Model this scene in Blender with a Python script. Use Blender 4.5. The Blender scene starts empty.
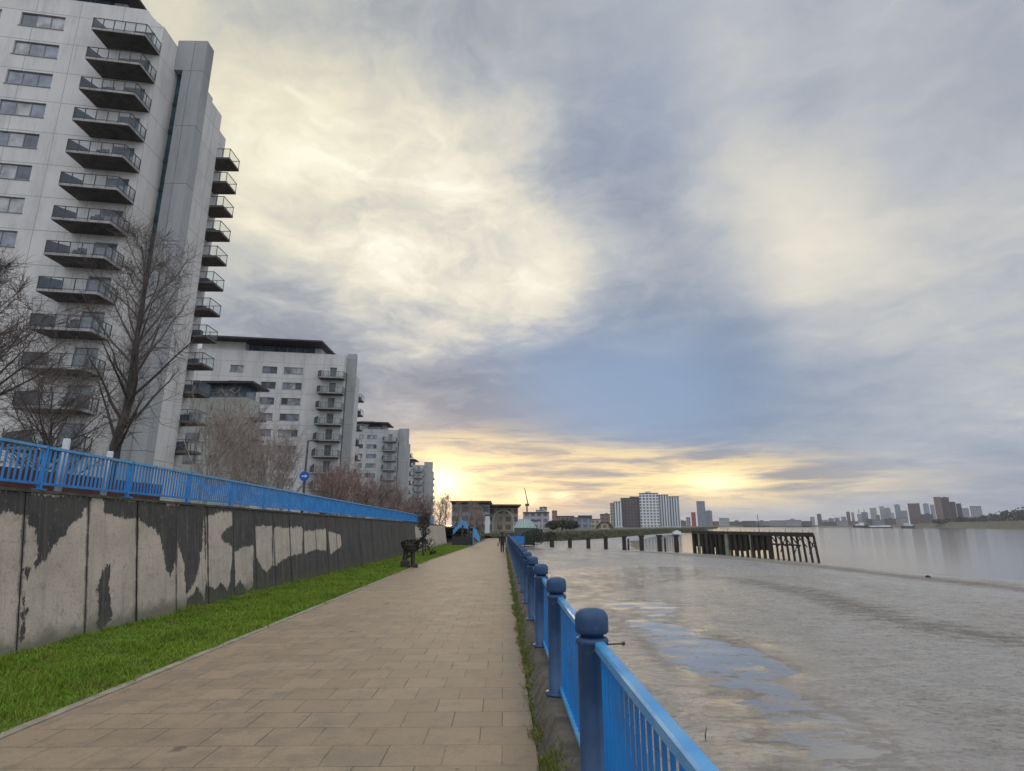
import bpy, math, random
import numpy as np
from math import radians as R, sin, cos, pi
from mathutils import Vector, Matrix

scene = bpy.context.scene
COL = scene.collection
rng = random.Random(7)
nrng = np.random.default_rng(11)

# ---------------------------------------------------------------- camera numbers
FOC, PITCH, YAW, EYE, TILT = 572.0, R(13.7), R(0.876), 1.75, -0.0087
def ray(px, py):
    a = (px - 512) / FOC; b = -(py - 385.5) / FOC
    c, s = cos(PITCH), sin(PITCH)
    fh = c - b * s; uz = s + b * c
    return fh * sin(YAW) + a * cos(YAW), fh * cos(YAW) - a * sin(YAW), uz
def ay(px, py, Y):
    x, y, z = ray(px, py); t = Y / y
    return (x * t, Y, EYE + z * t)
def ax(px, py, X):
    x, y, z = ray(px, py); t = X / x
    return (X, y * t, EYE + z * t)
def az(px, py, Z):
    x, y, z = ray(px, py); t = (Z - EYE) / z
    return (x * t, y * t, Z)
def gz(y):                       # the promenade falls gently away from the viewer
    return TILT * y

def srgb(r, g, b):
    f = lambda c: (c / 255 / 12.92) if c / 255 <= 0.04045 else ((c / 255 + 0.055) / 1.055) ** 2.4
    return (f(r), f(g), f(b))

# ---------------------------------------------------------------- node helpers
class NT:
    def __init__(s, tree): s.t = tree; s.n = tree.nodes; s.l = tree.links
    def new(s, kind, **kw):
        n = s.n.new(kind)
        for k, v in kw.items(): setattr(n, k, v)
        return n
    def put(s, sock, v):
        if isinstance(v, bpy.types.NodeSocket): s.l.new(v, sock)
        elif isinstance(v, (tuple, list)) and len(v) == 3 and sock.type == 'RGBA': sock.default_value = (*v, 1)
        else: sock.default_value = v
    def m(s, op, a, b=0.0, c=None, clamp=False):
        n = s.new('ShaderNodeMath', operation=op, use_clamp=clamp)
        s.put(n.inputs[0], a); s.put(n.inputs[1], b)
        if c is not None: s.put(n.inputs[2], c)
        return n.outputs[0]
    def vm(s, op, a, b=None, out=0):
        n = s.new('ShaderNodeVectorMath', operation=op)
        s.put(n.inputs[0], a)
        if b is not None:
            s.put(n.inputs['Scale'] if op == 'SCALE' else n.inputs[1], b)
        return n.outputs[out]
    def mix(s, f, a, b, blend='MIX', clamp=True):
        n = s.new('ShaderNodeMix', data_type='RGBA', blend_type=blend)
        n.clamp_factor = clamp
        s.put(n.inputs[0], f); s.put(n.inputs[6], a); s.put(n.inputs[7], b)
        return n.outputs[2]
    def ss(s, v, lo, hi, a=0.0, b=1.0):
        n = s.new('ShaderNodeMapRange', interpolation_type='SMOOTHSTEP')
        s.put(n.inputs[0], v); s.put(n.inputs[1], lo); s.put(n.inputs[2], hi); s.put(n.inputs[3], a); s.put(n.inputs[4], b)
        return n.outputs[0]
    def noise(s, vec, scale, detail=4, rough=0.55, dist=0.0, out=0):
        n = s.new('ShaderNodeTexNoise')
        s.put(n.inputs['Vector'], vec); n.inputs['Scale'].default_value = scale
        n.inputs['Detail'].default_value = detail; n.inputs['Roughness'].default_value = rough
        n.inputs['Distortion'].default_value = dist
        return n.outputs[out]
    def sep(s, v):
        n = s.new('ShaderNodeSeparateXYZ'); s.put(n.inputs[0], v); return n.outputs
    def comb(s, x, y, z):
        n = s.new('ShaderNodeCombineXYZ')
        for i, v in enumerate((x, y, z)): s.put(n.inputs[i], v)
        return n.outputs[0]
    def bump(s, h, strength=0.3, dist=0.02):
        n = s.new('ShaderNodeBump'); n.inputs['Strength'].default_value = strength; n.inputs['Distance'].default_value = dist
        s.put(n.inputs['Height'], h); return n.outputs[0]
    def attr(s, name):
        n = s.new('ShaderNodeAttribute', attribute_name=name); return n.outputs['Fac']

def base_mat(name):
    m = bpy.data.materials.new(name); m.use_nodes = True
    nt = NT(m.node_tree); nt.b = nt.n['Principled BSDF']
    nt.obj = nt.new('ShaderNodeTexCoord').outputs['Object']
    return m, nt
def mat(name, c1, c2=None, scale=3.0, rough=0.7, bump=0.0, bscale=None, spec=0.5, metal=0.0, stretch=None, lo=0.35, hi=0.65, bdist=0.02, grime=None, speck=None):
    m, nt = base_mat(name)
    v = nt.obj
    if stretch: v = nt.vm('MULTIPLY', v, stretch)
    f = nt.noise(v, scale, 6, 0.6)
    col = nt.mix(nt.ss(f, lo, hi), c1, c2 or tuple(0.8 * k for k in c1))
    if grime:
        g = nt.noise(v, scale * 0.31, 5, 0.65)
        col = nt.mix(nt.m('MULTIPLY', nt.ss(g, 0.5, 0.75), grime[1]), col, grime[0])
    if speck:
        k1 = nt.noise(nt.obj, 26, 5, 0.7); k2 = nt.noise(nt.obj, 2.2, 3, 0.6)
        col = nt.mix(nt.m('MULTIPLY', nt.ss(nt.m('ADD', k1, nt.m('MULTIPLY', nt.m('SUBTRACT', k2, 0.5), 0.9)), 0.66, 0.74), 0.75), col, speck)
    nt.put(nt.b.inputs['Base Color'], col)
    nt.put(nt.b.inputs['Roughness'], nt.ss(f, 0.2, 0.8, rough - 0.08, min(1, rough + 0.08)))
    nt.b.inputs['Specular IOR Level'].default_value = spec
    nt.b.inputs['Metallic'].default_value = metal
    if bump: nt.put(nt.b.inputs['Normal'], nt.bump(nt.noise(nt.obj, bscale or scale * 6, 5, 0.65), bump, bdist))
    return m

# ---------------------------------------------------------------- mesh helpers
ROOT = {}
class MB:
    def __init__(s): s.v = []; s.f = []
    def add(s, vs, fs):
        o = len(s.v); s.v += [tuple(p) for p in vs]; s.f += [tuple(i + o for i in f) for f in fs]; return s
    def quad(s, *p): return s.add(p, [tuple(range(len(p)))])
    def hexa(s, b, t):            # bottom 4 (ccw from above), top 4
        return s.add(list(b) + list(t), [(3, 2, 1, 0), (4, 5, 6, 7), (0, 1, 5, 4), (1, 2, 6, 5), (2, 3, 7, 6), (3, 0, 4, 7)])
    def box(s, x0, x1, y0, y1, z0, z1):
        b = [(x0, y0, z0), (x1, y0, z0), (x1, y1, z0), (x0, y1, z0)]
        return s.hexa(b, [(x, y, z1) for x, y, _ in b])
    def bbox(s, x0, x1, y0, y1, z0, z1, e=0.01):   # box with chamfered long edges on top
        b = [(x0, y0), (x1, y0), (x1, y1), (x0, y1)]
        i = [(x0 + e, y0 + e), (x1 - e, y0 + e), (x1 - e, y1 - e), (x0 + e, y1 - e)]
        vs = [(x, y, z0) for x, y in b] + [(x, y, z1 - e) for x, y in b] + [(x, y, z1) for x, y in i]
        fs = [(3, 2, 1, 0), (8, 9, 10, 11)]
        for k in range(4):
            n = (k + 1) % 4; fs += [(k, n, 4 + n, 4 + k), (4 + k, 4 + n, 8 + n, 8 + k)]
        return s.add(vs, fs)
    def prism(s, poly, z0, z1):   # poly: xy list, ccw; z0/z1 number or function
        g0 = z0 if callable(z0) else (lambda x, y: z0); g1 = z1 if callable(z1) else (lambda x, y: z1)
        n = len(poly)
        vs = [(x, y, g0(x, y)) for x, y in poly] + [(x, y, g1(x, y)) for x, y in poly]
        fs = [tuple(range(n - 1, -1, -1)), tuple(range(n, 2 * n))] + [(i, (i + 1) % n, n + (i + 1) % n, n + i) for i in range(n)]
        return s.add(vs, fs)
    def prism_y(s, poly, y0, y1):  # poly in xz
        n = len(poly)
        vs = [(x, y0, z) for x, z in poly] + [(x, y1, z) for x, z in poly]
        fs = [tuple(range(n)), tuple(range(2 * n - 1, n - 1, -1))] + [((i + 1) % n, i, n + i, n + (i + 1) % n) for i in range(n)]
        return s.add(vs, fs)
    def prism_x(s, poly, x0, x1):  # poly in yz
        n = len(poly)
        vs = [(x0, y, z) for y, z in poly] + [(x1, y, z) for y, z in poly]
        fs = [tuple(range(n - 1, -1, -1)), tuple(range(n, 2 * n))] + [(i, (i + 1) % n, n + (i + 1) % n, n + i) for i in range(n)]
        return s.add(vs, fs)
    def tube(s, pts, rad, n=8, cap=True):
        pts = np.asarray(pts, float); k = len(pts)
        rad = np.full(k, rad, float) if np.isscalar(rad) else np.asarray(rad, float)
        d = np.gradient(pts, axis=0); d /= np.maximum(np.linalg.norm(d, axis=1, keepdims=True), 1e-9)
        ref = np.array([0, 0, 1.0]) if abs(d[0, 2]) < 0.9 else np.array([1.0, 0, 0])
        a = np.cross(d, ref); a /= np.maximum(np.linalg.norm(a, axis=1, keepdims=True), 1e-9)
        b = np.cross(d, a)
        th = np.arange(n) * 2 * pi / n
        ring = pts[:, None] + rad[:, None, None] * (np.cos(th)[None, :, None] * a[:, None] + np.sin(th)[None, :, None] * b[:, None])
        o = len(s.v); s.v += [tuple(p) for p in ring.reshape(-1, 3)]
        for i in range(k - 1):
            for j in range(n):
                q = (j + 1) % n
                s.f.append((o + i * n + j, o + i * n + q, o + (i + 1) * n + q, o + (i + 1) * n + j))
        if cap:
            s.f.append(tuple(o + j for j in range(n - 1, -1, -1))); s.f.append(tuple(o + (k - 1) * n + j for j in range(n)))
        return s
    def lathe(s, prof, c=(0, 0, 0), n=20):
        o = len(s.v)
        for r, z in prof:
            for j in range(n):
                t = 2 * pi * j / n; s.v.append((c[0] + r * cos(t), c[1] + r * sin(t), c[2] + z))
        for i in range(len(prof) - 1):
            for j in range(n):
                q = (j + 1) % n; s.f.append((o + i * n + j, o + i * n + q, o + (i + 1) * n + q, o + (i + 1) * n + j))
        s.f.append(tuple(o + j for j in range(n - 1, -1, -1)))
        s.f.append(tuple(o + (len(prof) - 1) * n + j for j in range(n)))
        return s
    def mesh(s, name, m, off=(0, 0, 0), smooth=False):
        me = bpy.data.meshes.new(name)
        me.from_pydata([(x - off[0], y - off[1], z - off[2]) for x, y, z in s.v], [], s.f)
        me.materials.append(m); me.update()
        if smooth: me.polygons.foreach_set('use_smooth', [True] * len(me.polygons))
        return me
    def build(s, name, m, parent=None, smooth=False, loc=None):
        """world coordinates in; linked as ONE mesh object (under its thing when parent is given)"""
        off = ROOT[parent.name] if parent else (loc or (0, 0, 0))
        o = bpy.data.objects.new(name, s.mesh(name, m, off, smooth)); COL.objects.link(o)
        if parent: o.parent = parent
        else: o.location = off
        ROOT[o.name] = off
        return o
def tag(o, label=None, cat=None, group=None, kind=None):
    for k, v in (('label', label), ('category', cat), ('group', group), ('kind', kind)):
        if v: o[k] = v
    return o
def thing(name, label, cat, loc, group=None):
    o = bpy.data.objects.new(name, None); COL.objects.link(o); o.location = loc; o.empty_display_size = 0.3
    ROOT[o.name] = tuple(loc)
    return tag(o, label, cat, group)
def place(name, me, parent, loc):       # a part that shares mesh data, at a world place
    o = bpy.data.objects.new(name, me); COL.objects.link(o)
    off = ROOT[parent.name]
    o.parent = parent; o.location = tuple(loc[i] - off[i] for i in range(3))
    ROOT[o.name] = tuple(loc)
    return o
def dup(root, loc, rotz, scale, label, group=None):
    r = root.copy(); COL.objects.link(r); r.location = loc; r.rotation_euler = (0, 0, rotz); r.scale = (scale,) * 3
    r['label'] = label
    if group: r['group'] = group
    for ch in list(root.children):
        c = ch.copy(); COL.objects.link(c); c.parent = r
        for g in ch.children:
            d = g.copy(); COL.objects.link(d); d.parent = c
    return r

def poly_sdf(P, poly):      # negative inside
    P = np.asarray(P, float); V = np.asarray(poly, float); n = len(V)
    d = np.full(len(P), 1e18); ins = np.zeros(len(P), bool)
    for i in range(n):
        a, b = V[i], V[(i + 1) % n]; e = b - a; w = P - a
        t = np.clip((w @ e) / max(e @ e, 1e-12), 0, 1)
        d = np.minimum(d, ((w - t[:, None] * e) ** 2).sum(1))
        c = (a[1] > P[:, 1]) != (b[1] > P[:, 1])
        with np.errstate(divide='ignore', invalid='ignore'):
            xi = (b[0] - a[0]) * (P[:, 1] - a[1]) / (b[1] - a[1] if b[1] != a[1] else 1e-12) + a[0]
        ins ^= c & (P[:, 0] < xi)
    d = np.sqrt(d)
    return np.where(ins, -d, d)
def line_dist(P, pts):
    P = np.asarray(P, float); V = np.asarray(pts, float); d = np.full(len(P), 1e18)
    for a, b in zip(V[:-1], V[1:]):
        e = b - a; w = P - a; t = np.clip((w @ e) / max(e @ e, 1e-12), 0, 1)
        d = np.minimum(d, ((w - t[:, None] * e) ** 2).sum(1))
    return np.sqrt(d)
def grid_mesh(name, xs, ys, fz, m, swap=None):
    X, Y = np.meshgrid(xs, ys); P = np.stack([X.ravel(), Y.ravel()], 1)
    Z = fz(P)
    V = np.column_stack([P, Z]) if swap is None else swap(P, Z)
    nx, ny = len(xs), len(ys)
    i = np.arange(nx * ny).reshape(ny, nx)
    F = np.stack([i[:-1, :-1], i[:-1, 1:], i[1:, 1:], i[1:, :-1]], -1).reshape(-1, 4)
    me = bpy.data.meshes.new(name)
    me.from_pydata(V.tolist(), [], F.tolist()); me.materials.append(m)
    me.polygons.foreach_set('use_smooth', [True] * len(me.polygons)); me.update()
    return me, P
def set_attr(me, name, vals):
    a = me.attributes.new(name, 'FLOAT', 'POINT'); a.data.foreach_set('value', np.asarray(vals, np.float32))
def link(name, me):
    o = bpy.data.objects.new(name, me); COL.objects.link(o); ROOT[o.name] = (0, 0, 0); return o

# ---------------------------------------------------------------- materials
M = {}
M['rail'] = mat('bright_blue_paint', srgb(22, 122, 196), srgb(18, 110, 184), 2.5, 0.42, 0.08, 60, grime=(srgb(60, 90, 110), 0.45), speck=(0.09, 0.05, 0.03))
M['rail_top'] = mat('lighter_blue_paint', srgb(80, 156, 208), srgb(60, 140, 200), 3, 0.4, 0.1, 70, grime=(srgb(120, 160, 190), 0.55), speck=(0.16, 0.13, 0.1))  # a lighter blue than the bars between the rails
M['post'] = mat('dark_blue_paint', srgb(36, 74, 112), srgb(28, 60, 96), 4, 0.5, 0.15, 50, grime=(srgb(84, 92, 104), 0.65), speck=(0.14, 0.11, 0.08))
M['wallrail'] = mat('wall_rail_blue', srgb(36, 132, 200), srgb(28, 118, 188), 3, 0.45, grime=(srgb(70, 130, 170), 0.3))
M['white_post'] = mat('weathered_white_paint', srgb(190, 195, 200), srgb(165, 170, 176), 6, 0.6, 0.1)
M['dark_metal'] = mat('dark_metal', (0.03, 0.03, 0.035), (0.05, 0.05, 0.055), 5, 0.5)
M['black'] = mat('black_paint', (0.018, 0.018, 0.02), (0.03, 0.03, 0.03), 6, 0.6)
M['lampgrey'] = mat('lamp_grey', (0.03, 0.032, 0.036), (0.045, 0.045, 0.05), 3, 0.5)
M['signblue'] = mat('sign_blue', srgb(25, 90, 180), srgb(22, 84, 172), 5, 0.4)
M['signwhite'] = mat('sign_white', (0.7, 0.72, 0.74), (0.65, 0.67, 0.7), 5, 0.4)
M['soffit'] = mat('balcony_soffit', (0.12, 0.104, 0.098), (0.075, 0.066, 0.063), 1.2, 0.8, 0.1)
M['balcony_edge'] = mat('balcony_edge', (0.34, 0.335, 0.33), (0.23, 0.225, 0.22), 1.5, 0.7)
M['screen'] = mat('balcony_screen', srgb(42, 62, 88), srgb(36, 52, 72), 1, 0.35)
M['screen_teal'] = mat('balcony_screen_teal', srgb(30, 84, 100), srgb(28, 72, 88), 1, 0.35)
M['frame'] = mat('window_frame', (0.2, 0.21, 0.23), (0.16, 0.17, 0.19), 3, 0.5)
M['canopy'] = mat('canopy_roof', (0.12, 0.105, 0.1), (0.09, 0.08, 0.078), 0.3, 0.7)
M['roofdark'] = mat('dark_roof', (0.022, 0.02, 0.028), (0.035, 0.03, 0.04), 0.6, 0.6)
M['concrete'] = mat('river_wall_concrete', (0.16, 0.15, 0.13), (0.09, 0.085, 0.075), 1.7, 0.85, 0.5, 18, grime=((0.03, 0.035, 0.02), 0.7))
M['ledge'] = mat('ledge_concrete', (0.11, 0.1, 0.08), (0.06, 0.053, 0.042), 5, 0.9, 0.6, 30, grime=((0.03, 0.03, 0.018), 0.8))
M['kerb'] = mat('kerb_concrete', (0.33, 0.29, 0.23), (0.24, 0.21, 0.16), 6, 0.85, 0.3, 40)
M['brick'] = mat('low_wall_brick', (0.11, 0.04, 0.03), (0.07, 0.03, 0.025), 3, 0.9, 0.3)
M['timber'] = mat('jetty_timber', (0.022, 0.018, 0.015), (0.04, 0.032, 0.026), 1.5, 0.85, 0.5, 8)
M['timber_deck'] = mat('jetty_deck', (0.05, 0.042, 0.038), (0.08, 0.065, 0.055), 1.5, 0.85, 0.4, 8)
M['weed'] = mat('weedy_timber', (0.02, 0.035, 0.015), (0.03, 0.028, 0.02), 1.0, 0.9, 0.5, 8)
M['palecol'] = mat('pale_concrete_column', (0.26, 0.27, 0.22), (0.14, 0.18, 0.1), 0.8, 0.8, 0.3)
M['skin'] = mat('skin', (0.4, 0.24, 0.17), (0.36, 0.2, 0.14), 8, 0.55)
M['coat'] = mat('black_coat', (0.012, 0.012, 0.014), (0.02, 0.02, 0.022), 9, 0.85, 0.3)
M['trouser'] = mat('dark_trousers', (0.02, 0.02, 0.028), (0.028, 0.026, 0.034), 9, 0.85, 0.3)
M['hair'] = mat('dark_hair', (0.02, 0.013, 0.01), (0.03, 0.02, 0.014), 20, 0.6)
M['shoe'] = mat('dark_shoes', (0.02, 0.018, 0.018), (0.03, 0.025, 0.022), 20, 0.6)
M['bag'] = mat('grey_bag', (0.2, 0.19, 0.18), (0.16, 0.15, 0.14), 9, 0.8)

def glass_mat(name, c, rough=0.08, spec=0.8):
    m, nt = base_mat(name)
    f = nt.noise(nt.obj, 0.9, 2)
    nt.put(nt.b.inputs['Base Color'], nt.mix(nt.ss(f, 0.3, 0.7), c, tuple(0.45 * k for k in c)))
    nt.b.inputs['Roughness'].default_value = rough; nt.b.inputs['Specular IOR Level'].default_value = spec
    return m
M['glass'] = glass_mat('window_glass', (0.22, 0.26, 0.33))
M['glass_pale'] = glass_mat('curtained_glass', (0.42, 0.44, 0.46), 0.12, 0.6); M['glass_dark'] = glass_mat('dark_glass', (0.08, 0.1, 0.13))
M['glass_teal'] = glass_mat('teal_glass', (0.03, 0.09, 0.11))
M['glass_sky'] = glass_mat('penthouse_glass', (0.12, 0.18, 0.25), 0.05)
M['glass_door'] = glass_mat('door_glass', (0.13, 0.18, 0.23), 0.06)
def clear_mat():
    m, nt = base_mat('balustrade_glass')
    tr = nt.new('ShaderNodeBsdfTransparent'); tr.inputs[0].default_value = (0.86, 0.9, 0.9, 1)
    gl = nt.new('ShaderNodeBsdfGlossy'); gl.inputs['Roughness'].default_value = 0.08
    df = nt.new('ShaderNodeBsdfDiffuse'); df.inputs[0].default_value = (0.42, 0.46, 0.48, 1)
    a = nt.new('ShaderNodeMixShader'); a.inputs[0].default_value = 0.07
    nt.l.new(tr.outputs[0], a.inputs[1]); nt.l.new(df.outputs[0], a.inputs[2])
    b = nt.new('ShaderNodeMixShader'); fr = nt.new('ShaderNodeFresnel'); fr.inputs[0].default_value = 1.4
    nt.l.new(fr.outputs[0], b.inputs[0]); nt.l.new(a.outputs[0], b.inputs[1]); nt.l.new(gl.outputs[0], b.inputs[2])
    nt.l.new(b.outputs[0], nt.n['Material Output'].inputs[0])
    return m
M['balustrade'] = clear_mat()

def facade_mat(name, c1, c2, row, width, joint=(0.12, 0.12, 0.12), z0=0.0):
    m, nt = base_mat(name)
    x, y, z = nt.sep(nt.obj)
    v = nt.comb(nt.m('ADD', x, y), nt.m('SUBTRACT', z, z0), 0.0)
    b = nt.new('ShaderNodeTexBrick'); b.offset = 0.0; b.squash = 1
    nt.put(b.inputs['Vector'], v); b.inputs['Scale'].default_value = 1
    b.inputs['Brick Width'].default_value = width; b.inputs['Row Height'].default_value = row
    b.inputs['Mortar Size'].default_value = 0.03; b.inputs['Mortar Smooth'].default_value = 0.3
    b.inputs['Color1'].default_value = (*c1, 1); b.inputs['Color2'].default_value = (*c2, 1); b.inputs['Mortar'].default_value = (*joint, 1)
    n = nt.noise(nt.vm('MULTIPLY', nt.obj, (1, 1, 0.25)), 0.55, 6, 0.65)
    col = nt.mix(nt.m('MULTIPLY', nt.ss(n, 0.42, 0.72), 0.5), b.outputs['Color'], tuple(0.55 * k for k in c1))
    drip = nt.noise(nt.vm('MULTIPLY', nt.obj, (2.5, 2.5, 0.12)), 1.3, 5, 0.7)
    col = nt.mix(nt.m('MULTIPLY', nt.ss(drip, 0.55, 0.8), 0.45), col, (0.1, 0.1, 0.095))
    nt.put(nt.b.inputs['Base Color'], col); nt.b.inputs['Roughness'].default_value = 0.85
    nt.put(nt.b.inputs['Normal'], nt.bump(nt.m('SUBTRACT', nt.noise(nt.obj, 6, 5), b.outputs['Fac']), 0.25, 0.03))
    return m
M['shaft'] = facade_mat('grey_shaft_panels', (0.34, 0.355, 0.36), (0.31, 0.325, 0.332), 6.3, 4.0, (0.12, 0.125, 0.13))

def far_mat(name, wall, glass, w, h, gap=0.35, rough=0.5):
    m, nt = base_mat(name)
    x, y, z = nt.sep(nt.obj)
    b = nt.new('ShaderNodeTexBrick'); b.offset = 0.0
    nt.put(b.inputs['Vector'], nt.comb(nt.m('ADD', x, y), z, 0.0)); b.inputs['Scale'].default_value = 1
    b.inputs['Brick Width'].default_value = w; b.inputs['Row Height'].default_value = h
    b.inputs['Mortar Size'].default_value = gap * min(w, h); b.inputs['Mortar Smooth'].default_value = 0.15
    b.inputs['Color1'].default_value = (*glass, 1); b.inputs['Color2'].default_value = (*[0.55 * k for k in glass], 1)
    b.inputs['Mortar'].default_value = (*wall, 1)
    n = nt.noise(nt.obj, 0.05, 3)
    nt.put(nt.b.inputs['Base Color'], nt.mix(nt.m('MULTIPLY', nt.ss(n, 0.35, 0.7), 0.35), b.outputs['Color'], tuple(0.6 * k for k in wall)))
    nt.b.inputs['Roughness'].default_value = rough
    return m

def bark_mat(name, c1, c2, sc=6):
    return mat(name, c1, c2, sc, 0.9, 0.6, 30, stretch=(1, 1, 0.25), grime=((0.03, 0.035, 0.02), 0.4))
M['bark'] = bark_mat('dark_bark', (0.075, 0.062, 0.054), (0.045, 0.038, 0.033))
M['twig'] = mat('dark_twigs', (0.13, 0.106, 0.094), (0.09, 0.073, 0.065), 1, 0.9)
M['birch'] = bark_mat('birch_bark', (0.45, 0.42, 0.38), (0.26, 0.235, 0.21))
M['birch_twig'] = mat('birch_twigs', (0.32, 0.265, 0.24), (0.22, 0.18, 0.16), 1, 0.9)
M['red_twig'] = mat('reddish_twigs', (0.25, 0.16, 0.138), (0.18, 0.115, 0.1), 1, 0.9)
M['ivy'] = mat('ivy_leaves', (0.025, 0.035, 0.018), (0.04, 0.045, 0.03), 4, 0.7)
M['darkleaf'] = mat('dark_evergreen', (0.022, 0.032, 0.02), (0.045, 0.05, 0.035), 0.6, 0.85)
M['scrub'] = mat('bank_scrub', (0.05, 0.065, 0.03), (0.12, 0.11, 0.065), 0.25, 0.9)

def grass_mat():
    m, nt = base_mat('winter_grass')
    a = nt.noise(nt.obj, 1.1, 4); b = nt.noise(nt.obj, 14, 3)
    c = nt.mix(nt.ss(a, 0.35, 0.65), (0.125, 0.22, 0.013), (0.18, 0.27, 0.024))
    c = nt.mix(nt.m('MULTIPLY', nt.ss(b, 0.45, 0.75), 0.6), c, (0.27, 0.31, 0.055))
    c = nt.mix(nt.m('MULTIPLY', nt.ss(nt.noise(nt.obj, 2.7, 4, 0.65), 0.53, 0.7), 0.75), c, (0.19, 0.17, 0.05))
    c = nt.mix(nt.m('MULTIPLY', nt.ss(nt.noise(nt.obj, 0.8, 3, 0.6), 0.5, 0.68), 0.5), c, (0.09, 0.15, 0.02))
    nt.put(nt.b.inputs['Base Color'], c); nt.b.inputs['Roughness'].default_value = 0.6
    nt.b.inputs['Specular IOR Level'].default_value = 0.25
    return m
M['grass'] = grass_mat()
M['moss'] = mat('edge_grass', (0.13, 0.17, 0.025), (0.2, 0.2, 0.06), 5, 0.7)
M['turf'] = mat('turf_soil', (0.09, 0.19, 0.014), (0.06, 0.1, 0.016), 2.0, 0.9, 0.6, 30)
M['terrace'] = mat('terrace_ground', (0.09, 0.085, 0.06), (0.06, 0.07, 0.035), 0.4, 0.95, 0.3, 5)
M['land'] = mat('land', (0.055, 0.06, 0.035), (0.09, 0.08, 0.055), 0.03, 0.95)
M['bank'] = mat('embankment_earth', (0.05, 0.06, 0.03), (0.08, 0.07, 0.05), 0.2, 0.95, 0.4, 2)
M['farbank'] = mat('far_bank_earth', (0.07, 0.075, 0.04), (0.12, 0.1, 0.07), 0.02, 0.95)

def path_mat():
    m, nt = base_mat('paving_slabs')
    v = nt.vm('ADD', nt.obj, nt.vm('SCALE', nt.vm('SUBTRACT', nt.noise(nt.obj, 0.5, 2, out=1), (0.5, 0.5, 0.5)), 0.03))
    def br(w, h, off, mort):
        b = nt.new('ShaderNodeTexBrick'); b.offset = off; b.offset_frequency = 2
        nt.put(b.inputs['Vector'], v); b.inputs['Scale'].default_value = 1
        b.inputs['Brick Width'].default_value = w; b.inputs['Row Height'].default_value = h
        b.inputs['Mortar Size'].default_value = mort; b.inputs['Mortar Smooth'].default_value = 0.25; b.inputs['Bias'].default_value = 0
        b.inputs['Color1'].default_value = (0, 0, 0, 1); b.inputs['Color2'].default_value = (1, 1, 1, 1); b.inputs['Mortar'].default_value = (0.5, 0.5, 0.5, 1)
        return b
    b = br(0.47, 0.45, 0.42, 0.006)
    tone = nt.m('MULTIPLY', nt.sep(b.outputs['Color'])[0], 1.0)
    big = nt.noise(nt.obj, 0.35, 4, 0.6)
    mid = nt.noise(nt.vm('MULTIPLY', nt.obj, (1.0, 1.0, 1)), 2.2, 6, 0.65)
    fine = nt.noise(nt.obj, 55, 4, 0.7)
    col = nt.mix(tone, (0.262, 0.197, 0.13), (0.325, 0.25, 0.168))
    col = nt.mix(nt.m('MULTIPLY', nt.ss(big, 0.4, 0.68), 0.45), col, (0.345, 0.25, 0.15))
    col = nt.mix(nt.m('MULTIPLY', nt.ss(mid, 0.44, 0.66), 0.75), col, (0.2, 0.158, 0.112))
    col = nt.mix(nt.m('MULTIPLY', nt.ss(fine, 0.42, 0.7), 0.42), col, (0.16, 0.125, 0.09))
    spot = nt.noise(nt.obj, 1.6, 3, 0.5)
    col = nt.mix(nt.m('MULTIPLY', nt.ss(spot, 0.69, 0.74), 0.75), col, (0.085, 0.07, 0.055))
    jn = nt.m('MULTIPLY', b.outputs['Fac'], nt.ss(nt.noise(nt.obj, 1.1, 3), 0.4, 0.6, 0.35, 0.95))
    wear = nt.noise(nt.vm('MULTIPLY', nt.obj, (0.9, 1.1, 1)), 4.5, 6, 0.7)
    col = nt.mix(nt.m('MULTIPLY', nt.ss(wear, 0.5, 0.7), 0.55), col, (0.17, 0.138, 0.1))
    col = nt.mix(jn, col, (0.1, 0.082, 0.06))
    gum = nt.new('ShaderNodeTexVoronoi'); gum.inputs['Scale'].default_value = 2.3; nt.put(gum.inputs['Vector'], nt.obj)
    col = nt.mix(nt.m('MULTIPLY', nt.ss(gum.outputs['Distance'], 0.055, 0.035), 0.6), col, (0.11, 0.095, 0.075))
    x = nt.sep(nt.obj)[0]
    edge = nt.m('MULTIPLY', nt.ss(nt.m('ADD', x, nt.m('MULTIPLY', mid, 0.5)), 0.15, 0.55), 0.5)
    col = nt.mix(edge, col, (0.13, 0.115, 0.085))
    nt.put(nt.b.inputs['Base Color'], col)
    nt.put(nt.b.inputs['Roughness'], nt.ss(mid, 0.3, 0.7, 0.78, 0.6))
    nt.b.inputs['Specular IOR Level'].default_value = 0.35
    h = nt.m('ADD', nt.m('MULTIPLY', b.outputs['Fac'], -1.0), nt.m('MULTIPLY', fine, 0.5))
    h = nt.m('ADD', h, nt.m('MULTIPLY', tone, 0.35)); h = nt.m('ADD', h, nt.m('MULTIPLY', mid, 1.2))
    nt.put(nt.b.inputs['Normal'], nt.bump(h, 0.55, 0.012))
    return m
M['path'] = path_mat()

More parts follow.
